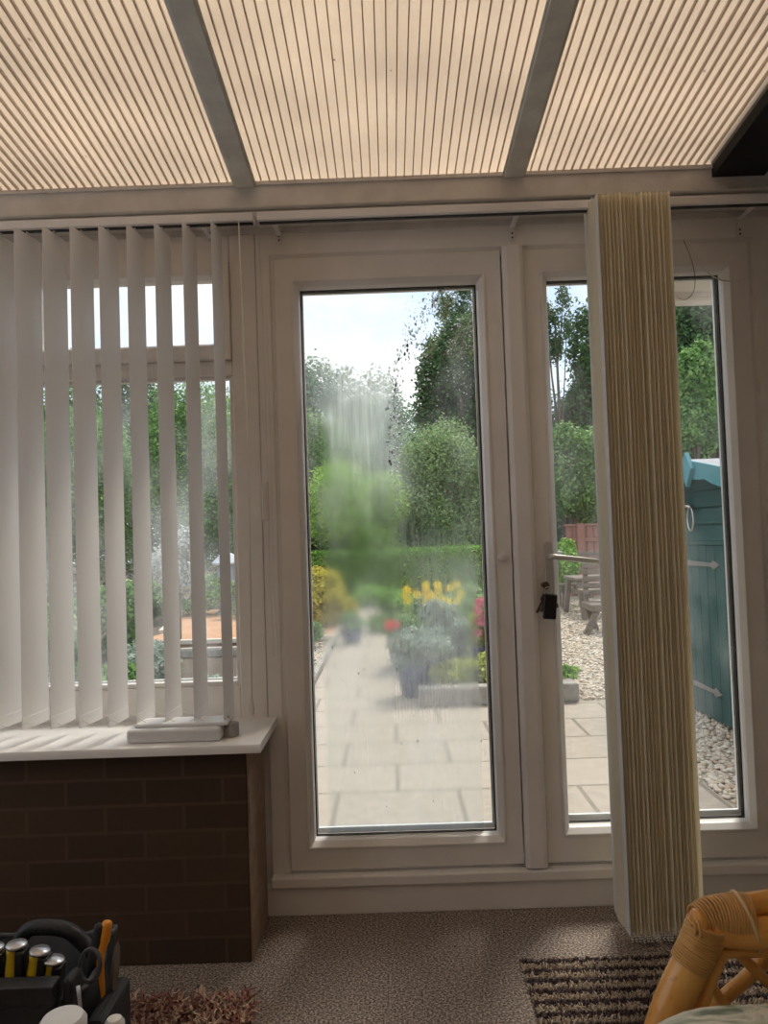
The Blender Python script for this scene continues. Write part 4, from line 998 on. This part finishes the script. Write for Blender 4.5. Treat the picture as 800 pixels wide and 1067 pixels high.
# ------------------------------------------------------------------ rattan chair
DC = 1.02; Yc = DC-2.45
rc = thing('rattan_chair', 'honey coloured rattan armchair with bound cane corner at lower right', 'chair', (.62, Yc, 0))
rp = .0235
def cp(px, py, dd=0): return at(px, py, Yc+dd)
leg_p = [cp(683,1085,.0), cp(699,1050), cp(716,1012), cp(733,980), cp(741,966)]
foot = leg_p[0]
m = MB(); pts = smoothpath([Vector((foot.x-.10, foot.y, .0)), Vector((foot.x-.09, foot.y, .30)), Vector((foot.x-.035, foot.y, foot.z-.10)), *leg_p[1:]], 6); n_ = len(pts); m.tube(pts, [rp*(1.06-.06*i/n_) for i in range(n_)], 18); m.build('post', M['rattan'], rc, smooth=True)
m = MB(); m.tube(smoothpath([cp(738,966), cp(770,972,.0), cp(800,972), cp(850,968), cp(900,964)], 6), .0205, 18); m.build('arm_rail', M['rattan'], rc, smooth=True)
m = MB(); m.tube(smoothpath([cp(742,956,.015), cp(765,947,.02), cp(795,941,.025), cp(840,937,.03), cp(900,936,.03)], 6), .0165, 18); m.build('upper_rail', M['rattan'], rc, smooth=True)
# bindings: cane wound round the corner, one tapering coil each
def winding(path, radii, nm, mat, rt=.0021):
    pts = [Vector(p) for p in path]; m = MB(); cum = [0]
    for a, b in zip(pts, pts[1:]): cum.append(cum[-1]+(b-a).length)
    L = cum[-1]; n = int(L/(rt*1.75)); out = []; seg = 18
    for i in range(n*seg):
        s_ = L*i/(n*seg); k = max(j for j in range(len(pts)-1) if cum[j] <= s_); f = (s_-cum[k])/(cum[k+1]-cum[k])
        c = pts[k].lerp(pts[k+1], f); t = (pts[min(k+1,len(pts)-1)]-pts[k]).normalized(); u = (Vector((0,1,0))-t*t.y).normalized(); w = t.cross(u)
        q_ = s_/L*(len(radii)-1); kk = min(int(q_), len(radii)-2); g_ = q_-kk; ry, rw = [radii[kk][e]*(1-g_)+radii[kk+1][e]*g_ for e in (0,1)]
        an = 2*PI*i/seg; out.append(c+u*math.cos(an)*ry+w*math.sin(an)*rw)
    m.tube(out, rt, 5); return m.build(nm, mat, rc, smooth=True)
winding(smoothpath([cp(718,1005), cp(727,988), cp(733,972), cp(736,962)], 5), [(rp*1.03,rp*1.03),(rp*1.06,rp*1.06),(rp*1.1,rp*1.0)], 'binding', M['binding'])
wp = smoothpath([cp(726,960,.005), cp(740,957,.008), cp(757,958,.010), cp(776,960,.012)], 5)
winding(wp, [(.020,.019),(.027,.026),(.029,.032),(.029,.036)], 'binding', M['binding'])
m = MB(); m.tube(wp, [.017+.0009*i for i in range(len(wp))], 18); m.build('corner_wrap', M['binding'], rc, smooth=True)
m = MB(); q = wp[-1]; m.tube([q+Vector((.010*math.sin(2*PI*i/24)*-1, math.cos(2*PI*i/24)*.0315, math.sin(2*PI*i/24)*.038)) for i in range(24)], .0026, 6, closed=True); m.build('binding_edge', M['bindpale'], rc, smooth=True)
c0 = cp(723,960,.0)
m = MB(); m.ball(c0+Vector((.004,-.004,0)), .0185, 14, 8, (.6,1,1)); m.build('end_plug', M['rattan'], rc, smooth=True)
m = MB(); m.tube([c0+Vector((-.008+.0006*a, -.012+math.cos(a)*(.003+.0009*a)-.003, math.sin(a)*(.003+.0009*a))) for a in [i*.4 for i in range(34)]], .0016, 6); m.build('coil_end', M['binding'], rc, smooth=True)
# inner thin frame
m = MB(); m.tube(smoothpath([cp(728,1060,.0), cp(741,1022,.0), cp(751,998,.0), cp(759,992,.0), cp(800,991,.0), cp(900,987,.0)], 6), .0075, 10); m.build('inner_rail', M['rattan'], rc, smooth=True)
m = MB(); m.tube(smoothpath([cp(719,1062,.015), cp(733,1020,.015), cp(743,990,.015)], 5), .006, 10); m.tube([cp(741,987,.02), cp(900,984,.02)], .005, 10); m.build('inner_rail', M['rattan'], rc, smooth=True)
# cross braces
m = MB(); m.tube([cp(766,990,.025), cp(784,1008,.025), cp(830,1052,.025)], .0075, 10); m.build('cross_brace', M['rattan'], rc, smooth=True)
m = MB(); m.tube([cp(742,1050,.04), cp(772,1024,.04), cp(812,985,.04)], .0095, 10); m.build('cross_brace', M['rattan'], rc, smooth=True)
m = MB(); m.tube([cp(735,1015,.03), cp(748,1038,.03), cp(765,1058,.03)], .007, 10); m.build('cross_brace', M['rattan'], rc, smooth=True)
# seat base and remaining legs so that the chair stands
zs_ = cp(760,1090).z-.10
m = MB(); x0_, y0_ = foot.x-.03, Yc-.55
m.tube([(x0_, Yc-.02, zs_), (x0_+.62, Yc-.02, zs_), (x0_+.62, y0_, zs_), (x0_, y0_, zs_)], .018, 10, closed=True); m.build('seat_frame', M['rattan'], rc, smooth=True)
for xx, yy in ((x0_+.62, Yc-.02), (x0_+.62, y0_), (x0_, y0_)):
    m = MB(); m.tube([(xx,yy,0),(xx,yy,zs_+.02)], .020, 12); m.build('post', M['rattan'], rc, smooth=True)
m = MB()
for i in range(12): m.box((x0_+.01+i*.05, y0_, zs_+.014), (x0_+.045+i*.05, Yc-.02, zs_+.020))
m.build('seat_slat', M['binding'], rc)
# cushion: pillow surface
def pillow(x0,x1,y0,y1,z0,z1,nm,mat,parent,n=28):
    m = MB(); vs = []; fs = []
    for sgn in (1,-1):
        for j in range(n+1):
            for i in range(n+1):
                u = i/n*2-1; v = j/n*2-1; e = (max(0,1-u**6)*max(0,1-v**6))**.42
                cx_ = (x0+x1)/2+u*(x1-x0)/2*(1-.04*v*v); cy_ = (y0+y1)/2+v*(y1-y0)/2*(1-.04*u*u)
                wob = .006*math.sin(9*u+3*v)+.004*math.sin(13*v-4*u)
                vs.append((cx_, cy_, (z0+z1)/2+sgn*(z1-z0)/2*e*(1+wob*4)))
        o = 0 if sgn > 0 else (n+1)**2
        for j in range(n):
            for i in range(n):
                q = (o+j*(n+1)+i, o+j*(n+1)+i+1, o+(j+1)*(n+1)+i+1, o+(j+1)*(n+1)+i); fs.append(q if sgn > 0 else q[::-1])
    m.add(vs, fs); return m.build(nm, mat, parent, smooth=True)
zt_ = cp(720,1049,-.09).z; cl0 = at(655,1062,Yc-.10).x
cu = thing('seat_cushion', 'green and cream marbled seat cushion on the rattan chair', 'cushion', (cl0+.3, Yc-.3, zs_+.02))
pillow(cl0, cl0+.62, Yc-.56, Yc-.035, zs_+.021, zt_+.012, 'cover', M['cushion'], cu)

# ------------------------------------------------------------------ tool bag
Yt = -.82
def tq(px, py, dd=0): return at(px, py, Yt+dd)
tb = thing('tool_bag', 'black canvas tool bag on the floor below the window', 'bag', (tq(40,1040).x, Yt, 0))
xr_ = tq(112,1010).x; xl_ = tq(-70,1010).x; zt0 = tq(60,1018,-.22).z
m = MB(); nz = 8; vs = []; prof = []
# sagging fabric body with folds
nx, rings = 40, 9
for k in range(rings):
    t = k/(rings-1)
    for j in range(nx):
        a = 2*PI*j/nx; sx = (xr_-xl_)/2*(1.02-.06*t); sy = .15*(1.0-.12*t)
        cxx = abs(math.cos(a))**.45*math.copysign(1, math.cos(a)); syy = abs(math.sin(a))**.45*math.copysign(1, math.sin(a))
        fold = .008*math.sin(a*7+t*3)*(.3+t)+.006*math.sin(a*13-t*5)
        vs.append(((xl_+xr_)/2+cxx*(sx+fold), Yt-.02+syy*(sy+fold), .002+t*.315+.012*math.sin(a*3)*t))
fs = [(k*nx+j, k*nx+(j+1)%nx, (k+1)*nx+(j+1)%nx, (k+1)*nx+j) for k in range(rings-1) for j in range(nx)]
fs.append(tuple(range(nx))[::-1])
# inner lining
b0 = (rings-1)*nx; inner = [(v[0]*.0+((xl_+xr_)/2+(v[0]-(xl_+xr_)/2)*.95), Yt-.02+(v[1]-Yt+.02)*.93, v[2]) for v in vs[b0:]]; low = [(v[0], v[1], .05) for v in inner]
vs += inner+low; i0 = rings*nx
for j in range(nx): fs += [(b0+j, b0+(j+1)%nx, i0+(j+1)%nx, i0+j), (i0+j, i0+(j+1)%nx, i0+nx+(j+1)%nx, i0+nx+j)]
fs.append(tuple(i0+nx+j for j in range(nx)))
m.add(vs, fs); m.build('body', M['bag'], tb, smooth=True)
m = MB(); m.tube([(v[0], v[1], v[2]+.003) for v in vs[b0:b0+nx]], .006, 8, closed=True); m.build('rim_webbing', M['bagedge'], tb, smooth=True)
# front pocket panel with flat top band
fy = Yt-.185; m = MB(); p0 = tq(-60,1025,-.2); p1 = tq(58,1022,-.2)
m.box((xl_+.03, fy-.035, .01), (p1.x, fy, p1.z)); fpk = m.build('front_pocket', M['bag'], tb, bevel=.012)
m = MB(); m.box((xl_+.028, fy-.038, p1.z-.035), (p1.x+.003, fy+.001, p1.z+.002)); m.build('pocket_band', M['black'], fpk, bevel=.004)
m = MB(); m.box((p1.x+.012, fy-.02, .01), (xr_+.012, fy+.03, .385)); m.build('side_pocket', M['bag'], tb, bevel=.02)
m = MB(); m.box((xr_+.002, Yt-.13, .01), (xr_+.040, Yt+.03, .26)); m.build('end_pocket', M['bag'], tb, bevel=.012)
# carrying handle
m = MB(); hA, hB, hC = tq(14,990,.02), tq(45,966,.02), tq(92,988,.02)
m.tube(smoothpath([Vector((hA.x-.03,Yt+.02,.32)), hA, tq(28,970,.02), hB, tq(72,970,.02), hC, Vector((hC.x+.02,Yt+.02,.32))], 5), .016, 10); m.build('carry_handle', M['black'], tb, smooth=True)
q = tq(98,1000,-.12); m = MB(); m.tube([(q.x+math.cos(a)*.020, q.y-.02+.006*math.sin(a), q.z+math.sin(a)*.028) for a in [2*PI*i/18 for i in range(18)]], .0045, 8, closed=True); m.build('strap_ring', M['bagedge'], tb, smooth=True)
q = tq(86,1032,-.18); m = MB(); m.tube([(q.x,q.y-.02,q.z+.02),(q.x+.006,q.y-.025,q.z-.02)], .004, 6); m.build('zip_pull', M['steel'], tb, smooth=True)
# hand tools with yellow handles and steel striking caps
def chisel(px, pyt, pyb, label, tilt, D_=0, wpx=12, mat='tool_y'):
    a = at(px, pyt, fy+.03+D_); b = at(px-1.5, pyb, fy+.03+D_); L = a.z-b.z+.06; w = wpx/F*(fy+.03+2.45)
    t = thing('chisel', label, 'chisel', (b.x, b.y, b.z-.06), 'yellow handled chisels in the tool bag')
    T_ = Matrix.Translation((b.x, b.y, b.z-.06)) @ Matrix.Rotation(R(tilt), 4, 'Y')
    T3 = T_.to_3x3(); o3 = (b.x,b.y,b.z-.06)
    MB().lathe([(.001,0),(w*.5,0),(w*.62,L*.25),(w*.66,L*.6),(w*.55,L*.85),(w*.62,L*.98),(.001,L*.98)], o3, 16, T3, 1, .9).build('handle', M[mat], t, smooth=True)
    g = MB(); g.box((w*.35,-w*.68,L*.05), (w*1.15,w*.68,L*.96), T_); g.build('grip', M['tool_k'], t, bevel=.004)
    c = MB(); c.lathe([(.001,L*.985),(w*.85,L*.985),(w*.88,L*1.01),(w*.80,L*1.035),(.001,L*1.045)], (o3[0]+w*.25,o3[1],o3[2]), 18, T3); c.build('striking_cap', M['steel'], t, smooth=True)
    bl_ = MB(); bl_.box((-.005,-.002,-.10), (.005,.002,0), T_); bl_.build('blade', M['steel'], t)
chisel(14, 985, 1018, 'yellow handled chisel with steel cap, tallest at the left of the bag', 2)
chisel(33, 991, 1020, 'yellow handled chisel with steel cap, middle of the three in the bag', 7)
chisel(47, 1000, 1020, 'yellow handled chisel with steel cap, lowest and rightmost of the three', 9)
chisel(-10, 988, 1020, 'yellow handled chisel cut off by the left picture edge', 2)
# knife with orange and black handle
a = tq(112,959,-.02); b = tq(104,1000,-.04); kn = thing('utility_knife', 'orange and black handled knife sticking up out of the tool bag', 'knife', b)
m = MB(); m.tube(smoothpath([b+Vector((0,0,-.10)), b, b.lerp(a,.5)+Vector((.002,0,0)), a], 5), [.010]*4+[.009]*6+[.011]*5+[.007], 10); m.build('handle', M['tool_o'], kn, smooth=True)
m = MB(); off = Vector((-.014,-.004,-.004)); m.tube(smoothpath([b+off+Vector((-.006,0,-.08)), b+off, b.lerp(a,.5)+off, a+off], 5), [.011]*15+[.007], 10); m.build('grip', M['tool_k'], kn, smooth=True)
# pointed file
a = tq(123,981,-.02); b = tq(119,1018,-.02); fl = thing('file', 'pointed steel file standing in the end pocket of the bag', 'file', b)
m = MB(); m.tube([b+Vector((0,0,-.09)), b, b.lerp(a,.5), b.lerp(a,.85), a], [.009,.009,.0085,.0055,.001], 4); m.build('blade', M['iron'], fl)
m = MB(); m.tube([b+Vector((0,0,-.16)), b+Vector((0,0,-.085))], [.012,.010], 10); m.build('tang', M['tool_k'], fl, smooth=True)
# blue plastic tool between chisels
q = at(24, 1012, fy+.06); m = MB(); m.tube([q+Vector((0,0,-.12)), q+Vector((.004,0,.01))], .010, 10); tag(m.build('blue_tool_handle', M['cyan'], smooth=True), 'blue plastic tool handle between the chisels', 'tool')
# white caps at the picture bottom
q = at(65, 1057, -1.10); hq = q.z
tt = thing('plastic_tub', 'tall white plastic tub with domed lid in front of the tool bag', 'tub', (q.x, -1.10, 0))
MB().lathe([(.036,.0005),(.038,.01),(.038,hq-.035),(.036,hq-.03)], (q.x,-1.10,0), 24).build('body', M['box'], tt, auto=True)
MB().lathe([(.037,hq-.029),(.041,hq-.027),(.041,hq-.014),(.034,hq-.004),(.02,hq),(.001,hq+.001)], (q.x,-1.10,0), 24).build('lid', M['box'], tt, auto=True)
q = at(119, 1059, -1.00); hq = q.z
tt = thing('small_bottle', 'small bottle with pale round cap beside the tool bag end', 'bottle', (q.x, -1.0, 0))
MB().lathe([(.018,.0005),(.020,.006),(.020,hq-.05),(.012,hq-.035),(.012,hq-.026)], (q.x,-1.0,0), 18).build('body', M['greyplug'], tt, auto=True)
MB().lathe([(.013,hq-.03),(.019,hq-.028),(.019,hq-.012),(.013,hq-.003),(.001,hq)], (q.x,-1.0,0), 18).build('cap', M['sill'], tt, auto=True)

# ------------------------------------------------------------------ light
sun = bpy.data.lights.new('sun', 'SUN'); sun.energy = 4.2; sun.angle = R(18); sun.color = (1,.93,.82)
so = bpy.data.objects.new('sun', sun); col.objects.link(so)
so.rotation_euler = Vector((-.36, -.74, -1.2)).to_track_quat('-Z', 'Y').to_euler(); so.location = (4, 3, 6)
w = bpy.data.worlds.new('world'); sc.world = w; w.use_nodes = True; nt = w.node_tree; nt.nodes.clear()
o_ = nt.nodes.new('ShaderNodeOutputWorld'); bg = nt.nodes.new('ShaderNodeBackground'); tc = nt.nodes.new('ShaderNodeTexCoord')
mp = nt.nodes.new('ShaderNodeMapping'); mp.inputs['Scale'].default_value = (1,1,2.5)
nz_ = nt.nodes.new('ShaderNodeTexNoise'); nz_.inputs['Scale'].default_value = 3.0; nz_.inputs['Detail'].default_value = 6
rp_ = nt.nodes.new('ShaderNodeValToRGB'); rp_.color_ramp.elements[0].position = .35; rp_.color_ramp.elements[0].color = (.62,.76,1,1); rp_.color_ramp.elements[1].position = .6; rp_.color_ramp.elements[1].color = (1,1,1,1)
nt.links.new(tc.outputs['Generated'], mp.inputs[0]); nt.links.new(mp.outputs[0], nz_.inputs[0]); nt.links.new(nz_.outputs[0], rp_.inputs[0]); nt.links.new(rp_.outputs[0], bg.inputs[0]); nt.links.new(bg.outputs[0], o_.inputs[0])
bg.inputs[1].default_value = 1.6
sc.view_settings.view_transform = 'Standard'; sc.view_settings.look = 'None'; sc.view_settings.gamma = 1; sc.view_settings.use_curve_mapping = False
sc.view_settings.exposure = -.2
cy_ = sc.cycles
cy_.use_denoising = True; cy_.caustics_refractive = False; cy_.caustics_reflective = False; cy_.sample_clamp_indirect = 8
cy_.max_bounces = 12; cy_.diffuse_bounces = 5; cy_.transmission_bounces = 10; cy_.transparent_max_bounces = 24
